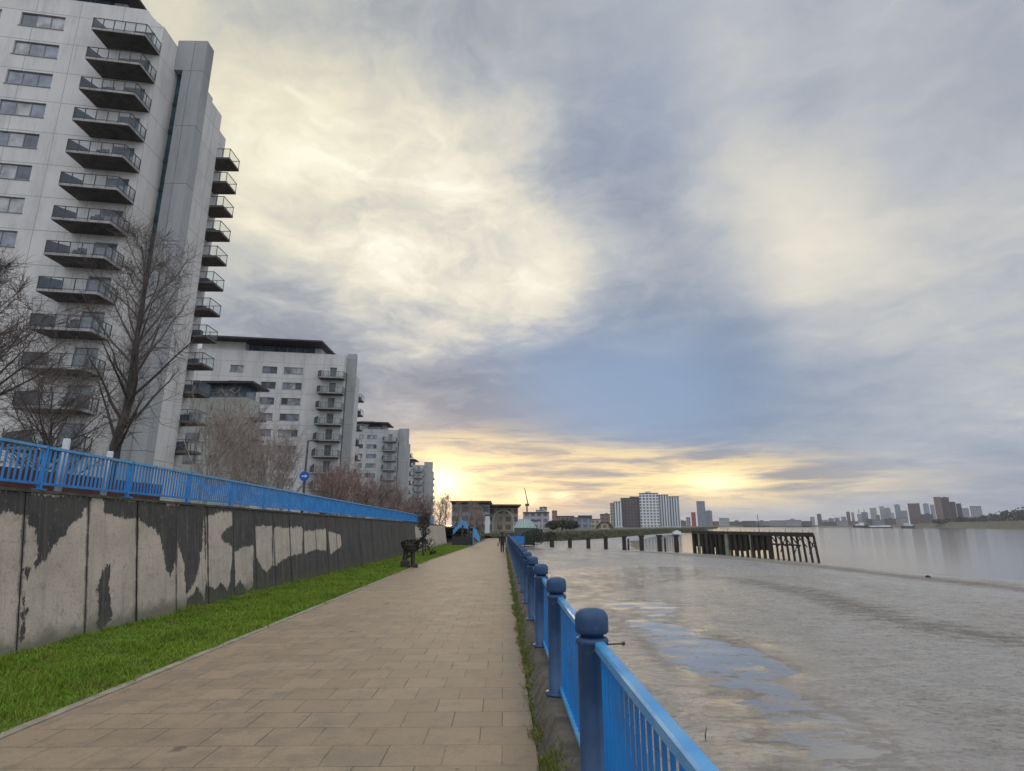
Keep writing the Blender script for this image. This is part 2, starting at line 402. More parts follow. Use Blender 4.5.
def floodwall_mat():
    m, nt = base_mat('flaking_painted_concrete')
    a = nt.attr('paint')
    jd = nt.attr('joint'); n1 = nt.noise(nt.obj, 2.6, 7, 0.72); n2 = nt.noise(nt.vm('MULTIPLY', nt.obj, (1, 3.0, 0.7)), 5, 6, 0.75)
    k = nt.m('ADD', a, nt.m('ADD', nt.m('MULTIPLY', nt.m('SUBTRACT', n1, 0.5), 0.9), nt.m('ADD', nt.m('MULTIPLY', nt.m('SUBTRACT', n2, 0.5), 0.8), nt.m('MULTIPLY', nt.m('SUBTRACT', nt.noise(nt.obj, 17, 4, 0.7), 0.5), 0.4))))
    dark = nt.ss(k, 0.02, -0.02)
    g = nt.noise(nt.obj, 1.2, 7, 0.7); f = nt.noise(nt.obj, 30, 4, 0.7)
    streak = nt.noise(nt.vm('MULTIPLY', nt.obj, (1, 5.0, 0.3)), 1.6, 6, 0.7)
    light = nt.mix(nt.ss(g, 0.3, 0.7), (0.54, 0.47, 0.39), (0.40, 0.345, 0.285))
    light = nt.mix(nt.m('MULTIPLY', nt.ss(f, 0.4, 0.7), 0.45), light, (0.25, 0.22, 0.19))
    light = nt.mix(nt.m('MULTIPLY', nt.ss(streak, 0.48, 0.75), 0.5), light, (0.22, 0.2, 0.175))
    dk = nt.mix(nt.ss(g, 0.35, 0.7), (0.062, 0.059, 0.056), (0.036, 0.034, 0.033))
    dk = nt.mix(nt.m('MULTIPLY', nt.ss(streak, 0.46, 0.74), 0.8), dk, (0.14, 0.128, 0.11))
    fl_ = nt.noise(nt.vm('MULTIPLY', nt.obj, (1, 1.6, 0.8)), 9, 5, 0.75)
    dk = nt.mix(nt.m('MULTIPLY', nt.ss(fl_, 0.60, 0.66), 0.6), dk, (0.26, 0.23, 0.195))
    light = nt.mix(nt.m('MULTIPLY', nt.ss(nt.noise(nt.obj, 4.2, 6, 0.75), 0.56, 0.66), 0.5), light, (0.17, 0.155, 0.135))
    col = nt.mix(dark, light, dk)
    jm = nt.ss(nt.m('ADD', jd, nt.m('MULTIPLY', nt.m('SUBTRACT', n1, 0.5), -0.16)), 0.055, 0.0)
    col = nt.mix(nt.m('MULTIPLY', jm, 0.8), col, (0.045, 0.043, 0.042))
    hz_ = nt.noise(nt.vm('MULTIPLY', nt.obj, (1, 0.5, 4.0)), 3.0, 6, 0.75)
    col = nt.mix(nt.m('MULTIPLY', nt.ss(hz_, 0.56, 0.72), 0.35), col, (0.12, 0.11, 0.1))
    z = nt.attr('foot')
    col = nt.mix(nt.m('MULTIPLY', nt.ss(nt.m('ADD', z, nt.m('MULTIPLY', g, -0.5)), 0.12, -0.2), 0.7), col, (0.075, 0.085, 0.045))
    nt.put(nt.b.inputs['Base Color'], col); nt.b.inputs['Roughness'].default_value = 0.85
    nt.put(nt.b.inputs['Normal'], nt.bump(nt.m('ADD', nt.m('MULTIPLY', dark, 0.6), nt.m('ADD', f, g)), 0.5, 0.012))
    return m
M['floodwall'] = floodwall_mat()

def mud_mat():
    m, nt = base_mat('wet_mud')
    wet = nt.attr('wet'); dk = nt.attr('dark')
    x, y, z = nt.sep(nt.obj)
    big = nt.noise(nt.vm('MULTIPLY', nt.obj, (1, 0.6, 1)), 0.22, 6, 0.65)
    med = nt.noise(nt.vm('MULTIPLY', nt.obj, (0.7, 1.5, 1)), 1.2, 6, 0.68)
    rip = nt.noise(nt.vm('MULTIPLY', nt.obj, (0.7, 1.4, 1)), 2.2, 7, 0.74, 1.0)
    fine = nt.noise(nt.obj, 19, 4, 0.7)
    grit = nt.noise(nt.vm('MULTIPLY', nt.obj, (0.8, 1.2, 1)), 6.5, 6, 0.68)
    k = nt.m('ADD', wet, nt.m('ADD', nt.m('MULTIPLY', nt.m('SUBTRACT', med, 0.5), 1.9), nt.m('ADD', nt.m('MULTIPLY', nt.m('SUBTRACT', rip, 0.5), 1.1), nt.m('MULTIPLY', nt.m('SUBTRACT', big, 0.5), 1.5))))
    pool = nt.ss(k, 0.1, 0.82)
    film = nt.ss(nt.m('ADD', nt.m('SUBTRACT', wet, nt.m('MULTIPLY', dk, 0.6)), nt.m('ADD', nt.m('MULTIPLY', nt.m('SUBTRACT', rip, 0.5), 2.6), nt.m('MULTIPLY', nt.m('SUBTRACT', big, 0.5), 1.4))), -0.95, 0.0)
    col = nt.mix(nt.ss(med, 0.35, 0.65), (0.33, 0.305, 0.27), (0.24, 0.22, 0.192))
    col = nt.mix(nt.m('MULTIPLY', nt.ss(grit, 0.49, 0.62), 0.75), col, (0.11, 0.094, 0.076))
    col = nt.mix(nt.m('MULTIPLY', nt.ss(rip, 0.52, 0.66), 0.5), col, (0.16, 0.136, 0.108))
    ds = nt.m('MULTIPLY', nt.ss(nt.m('ADD', dk, nt.m('ADD', nt.m('MULTIPLY', nt.m('SUBTRACT', med, 0.5), 2.4), nt.m('MULTIPLY', nt.m('SUBTRACT', grit, 0.5), 2.2))), 0.22, 0.9), 0.75)
    col = nt.mix(ds, col, (0.1, 0.084, 0.066))
    col = nt.mix(nt.m('MULTIPLY', pool, 0.85), col, (0.17, 0.15, 0.125))
    nt.put(nt.b.inputs['Base Color'], col)
    ro = nt.m('SUBTRACT', 0.55, nt.m('MULTIPLY', film, 0.37))
    ro = nt.m('ADD', nt.m('MULTIPLY', ro, nt.m('SUBTRACT', 1.0, pool)), nt.m('MULTIPLY', pool, 0.07))
    nt.put(nt.b.inputs['Roughness'], ro)
    nt.b.inputs['IOR'].default_value = 1.45
    nt.put(nt.b.inputs['Coat Weight'], film); nt.put(nt.b.inputs['Coat Roughness'], nt.m('MAXIMUM', nt.m('SUBTRACT', ro, 0.04), 0.05)); nt.b.inputs['Coat IOR'].default_value = 1.45
    h = nt.m('ADD', nt.m('MULTIPLY', rip, 0.9), nt.m('ADD', nt.m('MULTIPLY', grit, 0.45), nt.m('ADD', nt.m('MULTIPLY', fine, 0.12), nt.m('MULTIPLY', med, 1.0))))
    bn = nt.bump(nt.m('MULTIPLY', h, nt.m('SUBTRACT', 1.0, nt.m('MULTIPLY', pool, 0.96))), 0.9, 0.11)
    nt.put(nt.b.inputs['Normal'], bn); nt.put(nt.b.inputs['Coat Normal'], bn)
    return m
M['mud'] = mud_mat()
def water_mat():
    m, nt = base_mat('river_water')
    nt.b.inputs['Base Color'].default_value = (0.075, 0.07, 0.058, 1); nt.b.inputs['Roughness'].default_value = 0.12
    nt.b.inputs['IOR'].default_value = 1.333
    n = nt.noise(nt.vm('MULTIPLY', nt.obj, (0.35, 1.0, 1)), 0.7, 5, 0.6)
    n2 = nt.noise(nt.vm('MULTIPLY', nt.obj, (0.2, 1.0, 1)), 0.06, 4, 0.6)
    nt.put(nt.b.inputs['Normal'], nt.bump(nt.m('MULTIPLY', n, nt.ss(n2, 0.35, 0.65, 0.3, 1.0)), 0.22, 0.08))
    return m
M['water'] = water_mat()

# ---------------------------------------------------------------- camera, world, sun
cam = bpy.data.cameras.new('camera'); co = bpy.data.objects.new('camera', cam); COL.objects.link(co)
cam.sensor_width = 36; cam.lens = 36 * FOC / 1024; cam.clip_end = 20000; cam.clip_start = 0.05
co.location = (0, 0, EYE); co.rotation_euler = (pi / 2 + PITCH, 0, -YAW)
scene.camera = co
scene.view_settings.view_transform = 'Standard'; scene.view_settings.look = 'None'
scene.view_settings.exposure = 0.17; scene.view_settings.gamma = 1.0
scene.view_settings.use_curve_mapping = False
scene.cycles.use_denoising = True
scene.cycles.max_bounces = 6; scene.cycles.transparent_max_bounces = 16; scene.cycles.diffuse_bounces = 3; scene.cycles.glossy_bounces = 3
scene.cycles.sample_clamp_indirect = 4.0

sx, sy, sz = Vector(ray(441, 484)).normalized()
SUN_EL = math.asin(sz); SUN_AZ = math.atan2(sx, sy)

def unit(px, py): return tuple(Vector(ray(px, py)).normalized())
def make_world():
    w = bpy.data.worlds.new('World'); scene.world = w; w.use_nodes = True
    nt = NT(w.node_tree); bg = nt.n['Background']
    d = nt.new('ShaderNodeTexCoord').outputs['Generated']
    d = nt.vm('NORMALIZE', d)
    x, y, z = nt.sep(d)
    zc = nt.m('MAXIMUM', z, 0.0)
    k = nt.m('DIVIDE', 1.0, nt.m('ADD', zc, 0.16))
    cp = nt.comb(nt.m('MULTIPLY', x, k), nt.m('MULTIPLY', y, k), 0.0)       # the flat layer of cloud overhead
    warp = nt.vm('SCALE', nt.vm('SUBTRACT', nt.noise(cp, 0.8, 3, out=1), (0.5, 0.5, 0.5)), 0.9)
    cpw = nt.vm('ADD', cp, warp)
    n1 = nt.noise(cpw, 0.75, 7, 0.52)
    n2 = nt.noise(nt.vm('ADD', nt.vm('ADD', cp, nt.vm('SCALE', nt.vm('SUBTRACT', nt.noise(cp, 2.2, 4, out=1), (0.5, 0.5, 0.5)), 0.5)), (7.3, 2.1, 0)), 3.0, 8, 0.6)
    def lobe(px, py, wid, amp, stretch=1.0):
        c = unit(px, py)
        df = nt.vm('SUBTRACT', d, c)
        if stretch != 1.0: df = nt.vm('MULTIPLY', df, (1, 1, stretch))
        q = nt.m('POWER', nt.m('DIVIDE', nt.vm('LENGTH', df, out=1), wid), 2.0)
        return nt.m('MULTIPLY', nt.m('POWER', math.e, nt.m('MULTIPLY', q, -1.0)), amp)
    def total(ls):
        s = ls[0]
        for l in ls[1:]: s = nt.m('ADD', s, l)
        return s
    ang = nt.m('ARCTAN2', nt.m('SUBTRACT', x, -0.10), nt.m('SUBTRACT', y, -0.05))
    # soft ribs of cloud that run away from the sunset, and finer puffs inside them
    rib = nt.noise(nt.comb(nt.m('MULTIPLY', ang, 3.0), nt.m('MULTIPLY', k, 0.55), 3.7), 1.5, 2, 0.4, 0.6)
    L = total([lobe(300, 110, .16, .17), lobe(215, 150, .12, .16), lobe(455, 150, .13, .34), lobe(400, 265, .15, .42), lobe(290, 215, .12, .26), lobe(555, 275, .09, .42), lobe(480, 300, .09, .26),
               lobe(790, 235, .13, .34), lobe(650, 345, .07, .26), lobe(560, 200, .14, .12), lobe(170, 40, .25, .20), lobe(880, 300, .16, .12), lobe(950, 230, .2, .06), lobe(960, 400, .12, .16, 2), lobe(700, 150, .12, .06),
               lobe(410, 50, .13, -.05), lobe(380, 165, .06, -.10), lobe(240, 260, .12, -.10), lobe(600, 90, .14, -.10), lobe(310, 350, .14, -.20), lobe(640, 215, .09, -.12), lobe(700, 300, .12, -.12),
               lobe(620, 400, .2, -.42, 1.6), lobe(430, 390, .17, -.27, 1.9), lobe(520, 425, .14, -.2, 2), lobe(770, 415, .2, -.2, 1.8), lobe(660, 330, .12, -.08), lobe(900, 110, .2, -.04), lobe(990, 470, .16, -.12, 2.4)])
    L = nt.m('ADD', nt.m('ADD', 0.45, nt.m('MULTIPLY', L, 1.06)), nt.m('ADD', nt.m('MULTIPLY', nt.m('SUBTRACT', n1, 0.5), 0.45), nt.m('ADD', nt.m('MULTIPLY', nt.m('SUBTRACT', n2, 0.5), nt.m('ADD', 0.55, nt.m('ADD', lobe(450, 260, .28, 1.5), lobe(300, 110, .24, 1.0)))), nt.m('MULTIPLY', nt.m('SUBTRACT', rib, 0.5), 0.4))))
    ramp = nt.new('ShaderNodeValToRGB'); nt.put(ramp.inputs[0], nt.m('MULTIPLY', L, 0.8))
    st = [(0.0, srgb(118, 127, 147)), (0.2, srgb(146, 152, 166)), (0.4, srgb(180, 182, 187)), (0.58, srgb(208, 205, 197)), (0.78, srgb(230, 224, 208)), (1.0, srgb(250, 245, 230))]
    e = ramp.color_ramp.elements
    while len(e) < len(st): e.new(0.5)
    for i, (p, c) in enumerate(st): e[i].position = p; e[i].color = (*c, 1)
    col = ramp.outputs[0]
    blue = total([lobe(640, 400, .22, 1.05, 1.6), lobe(560, 380, .10, .2, 1.6), lobe(650, 100, .2, .30), lobe(520, 340, .1, .2), lobe(850, 470, .3, .12, 2), lobe(1000, 440, .2, .25), lobe(950, 60, .3, .12)])
    col = nt.mix(nt.m('MULTIPLY', blue, nt.ss(L, 0.95, 0.3)), col, srgb(132, 155, 186))
    col = nt.mix(lobe(190, 20, .40, .6), col, nt.mix(1.0, col, (1.02, 1.0, 0.84), 'MULTIPLY'))
    # low warm band of lit cloud near the sun, broken into streaks
    sp = nt.comb(nt.m('MULTIPLY', nt.m('ARCTAN2', x, y), 3.0), nt.m('MULTIPLY', z, 26.0), 0.0)
    spw = nt.vm('ADD', sp, nt.vm('SCALE', nt.vm('SUBTRACT', nt.noise(sp, 0.7, 3, out=1), (0.5, 0.5, 0.5)), 1.0))
    stk = nt.noise(spw, 1.7, 6, 0.6)
    band = total([lobe(455, 474, .17, 1.0, 2.2), lobe(560, 484, .19, .85, 3.2), lobe(720, 480, .16, .9, 4.0), lobe(640, 468, .2, .5, 4.2), lobe(850, 482, .18, .4, 5.0)])
    glow = nt.m('MULTIPLY', band, nt.ss(stk, 0.36, 0.64))
    col = nt.mix(nt.ss(band, 0.1, 1.0, 0.0, 0.72), col, nt.mix(nt.ss(stk, 0.35, 0.62), srgb(160, 153, 152), srgb(224, 200, 150)))
    add = nt.mix(1.0, (0, 0, 0), (0.55, 0.37, 0.13))
    col = nt.mix(nt.m('MULTIPLY', glow, 0.55), col, add, 'ADD', clamp=False)
    hot = total([lobe(441, 484, .04, 1.4, 1.3), lobe(441, 484, .1, .25, 1.4), lobe(715, 483, .05, .8, 3.0), lobe(528, 497, .022, .8, 2.2), lobe(560, 496, .022, .7, 2.6)])
    col = nt.mix(nt.m('MULTIPLY', hot, nt.ss(stk, 0.25, 0.5, 0.45, 1.0)), col, (1.0, 0.80, 0.36), 'ADD', clamp=False)
    # gain added to the unseen sky overhead and behind, to brighten ground and facades
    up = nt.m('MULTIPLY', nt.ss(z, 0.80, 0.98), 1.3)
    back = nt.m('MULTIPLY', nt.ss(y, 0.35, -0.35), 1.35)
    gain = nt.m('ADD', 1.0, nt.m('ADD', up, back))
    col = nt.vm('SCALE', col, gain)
    sky = nt.new('ShaderNodeTexSky', sky_type='NISHITA'); sky.sun_disc = False
    sky.sun_elevation = SUN_EL; sky.sun_rotation = SUN_AZ
    # clouds cover all but a little of the clear sky
    cov = nt.mix(0.93, sky.outputs[0], nt.vm('SCALE', col, 10.0), clamp=False)
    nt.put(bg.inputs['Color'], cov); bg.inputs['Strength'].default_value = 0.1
make_world()
sun = bpy.data.lights.new('sun', 'SUN'); sun.energy = 0.6; sun.angle = R(12); sun.color = (1.0, 0.84, 0.62)
so = bpy.data.objects.new('sun', sun); COL.objects.link(so); so.location = (0, 0, 60)
so.rotation_euler = Vector((-sx, -sy, -sz)).to_track_quat('-Z', 'Y').to_euler()

# ---------------------------------------------------------------- setting: ground, path, river
def tilt(x, y): return gz(y)
FENX = 0.55
def sheet(name, left, right, ys, dz, m):
    """a strip between two x-profiles following the promenade's fall"""
    mb = MB()
    for y0, y1 in zip(ys[:-1], ys[1:]):
        mb.quad((left(y0), y0, gz(y0) + dz), (right(y0), y0, gz(y0) + dz), (right(y1), y1, gz(y1) + dz), (left(y1), y1, gz(y1) + dz))
    o = mb.build(name, m); o['kind'] = 'structure'; return o
ys = [-6, 0, 5, 10, 20, 35, 50, 69, 90, 120, 150]
pl = lambda y: float(np.interp(y, [-6, 35, 69, 150], [-4.33, -4.33, -3.4, -3.2]))
sheet('path', pl, lambda y: 0.28, ys, 0.0, M['path'])
ke = MB()
for y0, y1 in zip(ys[:-1], ys[1:]):
    ke.hexa([(pl(y0) - .11, y0, gz(y0) - .1), (pl(y0) - .003, y0, gz(y0) - .1), (pl(y1) - .003, y1, gz(y1) - .1), (pl(y1) - .11, y1, gz(y1) - .1)],
            [(pl(y0) - .11, y0, gz(y0) + .012), (pl(y0) - .003, y0, gz(y0) + .012), (pl(y1) - .003, y1, gz(y1) + .012), (pl(y1) - .11, y1, gz(y1) + .012)])
ke.build('kerb', M['kerb'])['kind'] = 'structure'
WX = -7.2
sheet('verge', lambda y: WX - 0.3 if y < 77 else -60, lambda y: pl(y) - .112, [-6, 0, 5, 10, 20, 35, 50, 69, 76.9], -0.01, M['turf'])
lg = MB()
for y0, y1 in zip(ys[:-1], ys[1:]):
    for (xa, za), (xb, zb_) in zip([(.283, -.02), (.34, .0), (.41, .12), (.46, .178)], [(.34, .0), (.41, .12), (.46, .178), (.92, .185)]):
        lg.quad((xa, y0, gz(y0) + za), (xb, y0, gz(y0) + zb_), (xb, y1, gz(y1) + zb_), (xa, y1, gz(y1) + za))
lg.build('ledge', M['ledge'])['kind'] = 'structure'

# the river wall below the railing
rw = MB()
for y0, y1 in zip(ys[:-1], ys[1:]):
    rw.hexa([(0.92, y0, -4.5), (1.05, y0, -4.5), (1.05, y1, -4.5), (0.92, y1, -4.5)], [(0.92, y0, gz(y0) + .184), (1.05, y0, gz(y0) + .184), (1.05, y1, gz(y1) + .184), (0.92, y1, gz(y1) + .184)])
tag(rw.build('river_wall', M['concrete']), 'stained concrete river wall below the blue promenade railing, down to the mud', 'river wall')

# upper terrace behind the flood wall, with the ground the towers stand on
TER = 2.15
te = MB()
for y0, y1 in zip([-20, 0, 40, 80, 130], [0, 40, 80, 130, 420]):
    te.quad((-400, y0, TER + gz(y0)), (WX - 0.6, y0, TER + gz(y0)), (WX - 0.6, y1, TER + gz(min(y1, 130)) if y1 < 130 else 1.0), (-400, y1, TER + gz(min(y1, 130)) if y1 < 130 else 1.0))
te.build('terrace', M['terrace'])['kind'] = 'structure'

WATER = -3.3
wa = MB(); wa.quad((-3900, -900, WATER), (3900, -900, WATER), (3900, 5400, WATER), (-3900, 5400, WATER))
wa.build('water', M['water'])['kind'] = 'structure'

SHORE_PX = [(1024, 582), (960, 576), (920, 572.5), (880, 568.5), (820, 562.5), (780, 558.8), (740, 555.8), (690, 552.6), (655, 551.2), (634, 549.6), (629, 545), (634, 541), (645, 538.2), (660, 536.2), (675, 534.6), (690, 533.6)]
SHORE = [az(*p, WATER)[:2] for p in SHORE_PX]
MUDPOLY = [(-30, -20), (58, -20), (50, 40)] + SHORE + [(100, 420), (-60, 420)]
def vnoise(P, s, seed):
    r = np.random.default_rng(seed); T = r.random((64, 64))
    q = P * s; i = np.floor(q).astype(int); f = q - i; f = f * f * (3 - 2 * f)
    g = lambda a, b: T[(i[:, 0] + a) % 64, (i[:, 1] + b) % 64]
    return (g(0, 0) * (1 - f[:, 0]) + g(1, 0) * f[:, 0]) * (1 - f[:, 1]) + (g(0, 1) * (1 - f[:, 0]) + g(1, 1) * f[:, 0]) * f[:, 1] - 0.5
def mudz(P):
    d = -poly_sdf(P, MUDPOLY)
    d = d + vnoise(P, 0.13, 3) * 4.0 * np.clip(1 - np.abs(d) / 30, 0, 1) + vnoise(P, 0.5, 5) * 1.2
    z = np.where(d > 0, WATER + 1.25 * (1 - np.exp(-np.maximum(d, 0) * 0.04)), WATER + np.maximum(d * 0.06, -1.2))
    return z + vnoise(P, 0.35, 1) * 0.05 + vnoise(P, 1.3, 2) * 0.03 * np.clip(d / 4, 0, 1)
xs = np.concatenate([np.linspace(1.0, 20, 96), np.linspace(20.3, 60, 90), np.linspace(62, 130, 35)])
ysm = np.concatenate([np.linspace(-8, 40, 200), np.linspace(40.4, 140, 170), np.linspace(142, 420, 100)])
me, P = grid_mesh('mudflat', xs, ysm, mudz, M['mud'])
MZ = -2.25
def mp(*pts): return [az(x, y, MZ)[:2] for x, y in pts]
pool1 = mp((596, 598), (640, 596), (690, 606), (672, 618), (716, 634), (776, 650), (806, 664), (800, 684), (880, 720), (960, 780), (770, 790), (752, 720), (722, 690), (672, 668), (640, 640), (612, 622))
pool2 = mp((560, 575), (640, 566), (690, 566), (700, 574), (640, 590), (610, 612), (580, 600))
s1 = poly_sdf(P, pool1); s2 = poly_sdf(P, pool2)
near_ = np.clip((P[:, 1] - 5) / 7, 0, 1)
wet = np.clip(0.42 - s1 / 1.8, -0.45, 0.46 + 0.34 * near_)
wet = np.maximum(wet, np.clip(0.30 - s2 / 6.0, -0.45, 0.46))
shore_d = -poly_sdf(P, MUDPOLY)
wet = np.maximum(wet, np.clip(0.5 - shore_d / 4, -0.45, 0.2))
set_attr(me, 'wet', wet)
ridge = mp((600, 590), (640, 582), (655, 577.5), (690, 574), (740, 577), (800, 588), (900, 617), (985, 632), (1040, 640))
ridge2 = [az(x, y, -3.0)[:2] for x, y in ((640, 553), (740, 560), (820, 567), (930, 580), (1030, 592))]
dk = np.maximum(np.exp(-(line_dist(P, ridge) / 2.2) ** 2) * 0.72, np.exp(-(line_dist(P, ridge2) / 3.4) ** 2) * 0.8)
dk = np.maximum(dk, np.exp(-(line_dist(P, mp((700, 574), (820, 574), (1030, 612))) / 3.0) ** 2) * 0.25)
set_attr(me, 'dark', dk)
link('mudflat', me)['kind'] = 'structure'

# the curving embankment beyond the mud and the land it holds back
BANK_PX = [(519, 547.5), (535, 545.2), (560, 543.2), (590, 541), (615, 538.5), (640, 536), (665, 534), (690, 532.6), (712, 531.6)]
BK = [az(*p, -3.1)[:2] for p in BANK_PX]
BT = []
for i, p in enumerate(BK):
    a = Vector(BK[min(i + 1, len(BK) - 1)]) - Vector(BK[max(i - 1, 0)]); n = Vector((-a.y, a.x)).normalized()
    BT.append((p[0] + n.x * 7, p[1] + n.y * 7))
bk = MB(); LZ = -0.6
for i in range(len(BK) - 1):
    bk.quad((*BK[i], -3.6), (*BK[i + 1], -3.6), (*BT[i + 1], LZ), (*BT[i], LZ))
bk.build('embankment', M['bank'])['kind'] = 'structure'
la = MB()
pts = BT + [(BT[-1][0] + 30, BT[-1][1] + 120), (330, 900), (470, 1500)]
for (x0, y0), (x1, y1) in zip(pts[:-1], pts[1:]):
    la.quad((x0, y0, LZ), (x1, y1, LZ), (-3000, y1, LZ), (-3000, y0, LZ))
la.quad((-3000, 77.1, gz(77) - .06), (0.9, 77.1, gz(77) - .06), (0.9, 150.5, gz(150) - .06), (-3000, 150.5, gz(150) - .06))
la.quad((-3000, 150.5, gz(150) - .06), (BT[0][0], 150.5, gz(150) - .06), (BT[0][0], BT[0][1] + 10, LZ), (-3000, BT[0][1] + 10, LZ))
la.build('land', M['land'])['kind'] = 'structure'
lb = MB()   # bank edge of the reach beyond
for (x0, y0), (x1, y1) in zip(pts[len(BT) - 1:-1], pts[len(BT):]):
    lb.quad((x0, y0, -4), (x1, y1, -4), (x1, y1, LZ), (x0, y0, LZ))
lb.build('riverbank', M['bank'])['kind'] = 'structure'

FB_PX = [(1100, 531), (1024, 529.4), (1000, 528.8), (985, 528.3), (950, 528), (925, 527.8), (912, 527.5), (890, 527.3), (850, 527), (820, 526.9), (760, 526.9), (700, 527.1)]
FB = [az(*p, WATER)[:2] for p in FB_PX]
fb = MB()
def fbh(x, y): return float(np.interp(math.atan2(x, y), [R(32.5), R(35.5), R(37.5)], [0.5, 4.0, 7.0]))
for (x0, y0), (x1, y1) in zip(FB[:-1], FB[1:]):
    def back(x, y, k): 
        L = math.hypot(x, y); return (x * (1 + k / L), y * (1 + k / L))
    h0, h1 = fbh(x0, y0), fbh(x1, y1)
    a0, a1 = back(x0, y0, 55), back(x1, y1, 55); b0, b1 = back(x0, y0, 1800), back(x1, y1, 1800)
    fb.quad((x1, y1, -3.4), (x0, y0, -3.4), (*a0, h0), (*a1, h1)); fb.quad((*a1, h1), (*a0, h0), (*b0, h0 * .5), (*b1, h1 * .5))
fb.build('far_bank', M['farbank'])['kind'] = 'structure'

# ---------------------------------------------------------------- grass
def blades(name, n, sampler, hmin, hmax, m, wid):
    P = sampler(n); n = len(P)
    h = nrng.uniform(hmin, hmax, n) * P[:, 3]; a = nrng.uniform(0, 2 * pi, n); w = wid(P) * 0.5
    lean = nrng.normal(0, 0.45, (n, 2)) * h[:, None]
    V = np.empty((n, 3, 3))
    V[:, 0] = P[:, :3] + np.stack([np.cos(a) * w, np.sin(a) * w, 0 * w], 1)
    V[:, 1] = P[:, :3] - np.stack([np.cos(a) * w, np.sin(a) * w, 0 * w], 1)
    V[:, 2] = P[:, :3] + np.column_stack([lean, h])
    me = bpy.data.meshes.new(name)
    me.from_pydata(V.reshape(-1, 3).tolist(), [], np.arange(3 * n).reshape(-1, 3).tolist()); me.materials.append(m); me.update()
    o = link(name, me); o['kind'] = 'stuff'; return o
def verge_s(n):
    u = nrng.random(n); y = 3.0 * (76 / 3.0) ** (u ** 0.85)
    x0 = WX + 0.03; x1 = np.array([pl(v) for v in y]) - 0.09
    x = x0 + (x1 - x0) * nrng.random(n)
    P2 = np.column_stack([x, y]); k = 0.75 + 1.1 * (vnoise(P2, 2.2, 8) + 0.5) * (vnoise(P2, 0.6, 9) + 0.6)
    ed = np.minimum(x - x0, 9); k = np.where(ed < 0.12, k * 1.5, k); k = k * np.clip(1.15 + vnoise(P2, 4.5, 21) * 1.6, .35, 2)
    x = np.where((x1 - x < 0.1) & (nrng.random(n) < 0.5), x + 0.13 * nrng.random(n) * (0.6 + vnoise(P2, 1.5, 22) * 1.6), x)
    return np.column_stack([x, y, TILT * y - 0.012, k])
tag(blades('grass', 170000, verge_s, 0.018, 0.055, M['grass'], lambda P: 0.006 + 0.0011 * P[:, 1]), 'bright green short grass of the verge between the wall and the paved path', 'grass')
def edge_s(n):
    u = nrng.random(n); y = 2.5 * (60 / 2.5) ** u
    c = 0.325 + 0.025 * np.sin(y * 1.7) + 0.02 * np.sin(y * 4.3)
    x = c + nrng.normal(0, 0.036, n)
    P2 = np.column_stack([x * 0, y]); d = vnoise(P2, 1.9, 12) + vnoise(P2, 5, 13) * 0.6
    keep = (nrng.random(n) < np.clip(0.6 + 1.4 * d, 0.06, 1)) & (x > 0.2) & (x < 0.6)
    P = np.column_stack([x, y, TILT * y - 0.015 + np.clip(x - .34, 0, .12) * 1.45, 0.7 + np.clip(d + 0.3, 0, 1) * 0.9])
    return P[keep]
tag(blades('edge_weed', 60000, edge_s, 0.012, 0.05, M['moss'], lambda P: 0.008 + 0.001 * P[:, 1]), 'ragged line of grass and moss between the paving and the blue railing', 'grass')

# ---------------------------------------------------------------- promenade railing
pr_ = thing('promenade_railing', 'bright blue railing with thick dark blue capped posts between the path and the mudflat', 'railing', (FENX, 1.36, gz(1.36)))
PS = 2.42; Y0 = 3.78
pm = MB().lathe([(0.09, 0), (0.09, 0.2), (0.125, 0.202), (0.125, 0.222), (0.09, 0.224), (0.09, 1.09), (0.099, 1.1), (0.101, 1.112), (0.099, 1.125), (0.09, 1.132), (0.083, 1.137)], n=28).mesh('post', M['post'], smooth=False)
cm = MB().lathe([(0.07, 1.138), (0.073, 1.152), (0.094, 1.158), (0.102, 1.17), (0.103, 1.19), (0.103, 1.24), (0.1, 1.262), (0.09, 1.28), (0.07, 1.293), (0.035, 1.3), (0.01, 1.301)], n=28).mesh('cap', M['post'], smooth=True)
for p_ in (pm,): p_.polygons.foreach_set('use_smooth', [len(f.vertices) == 4 for f in p_.polygons])
L_ = PS - 0.17
inf = MB(); nb = 22
for i in range(nb):
    y = 0.07 + (L_ - 0.14) * i / (nb - 1)
    inf.box(-0.009, 0.009, y - 0.006, y + 0.006, 0.285 + gz(y), 1.065 + gz(y))
infm = inf.mesh('rail_panel', M['rail'])
def slope_bar(x0, x1, z0, z1, e):
    mb = MB(); c = [(x0, z0), (x1, z0), (x1, z1 - e), (x1 - e, z1), (x0 + e, z1), (x0, z1 - e)]
    n = len(c); vs = [(x, 0.0, z) for x, z in c] + [(x, L_, z + gz(L_)) for x, z in c]
    mb.add(vs, [tuple(range(n)), tuple(range(2 * n - 1, n - 1, -1))] + [((i + 1) % n, i, n + i, n + (i + 1) % n) for i in range(n)])
    return mb
topm = slope_bar(-0.033, 0.033, 1.065, 1.115, 0.01).mesh('top_rail', M['rail_top'])
botm = slope_bar(-0.027, 0.027, 0.245, 0.285, 0.006).mesh('bottom_rail', M['rail_top'])
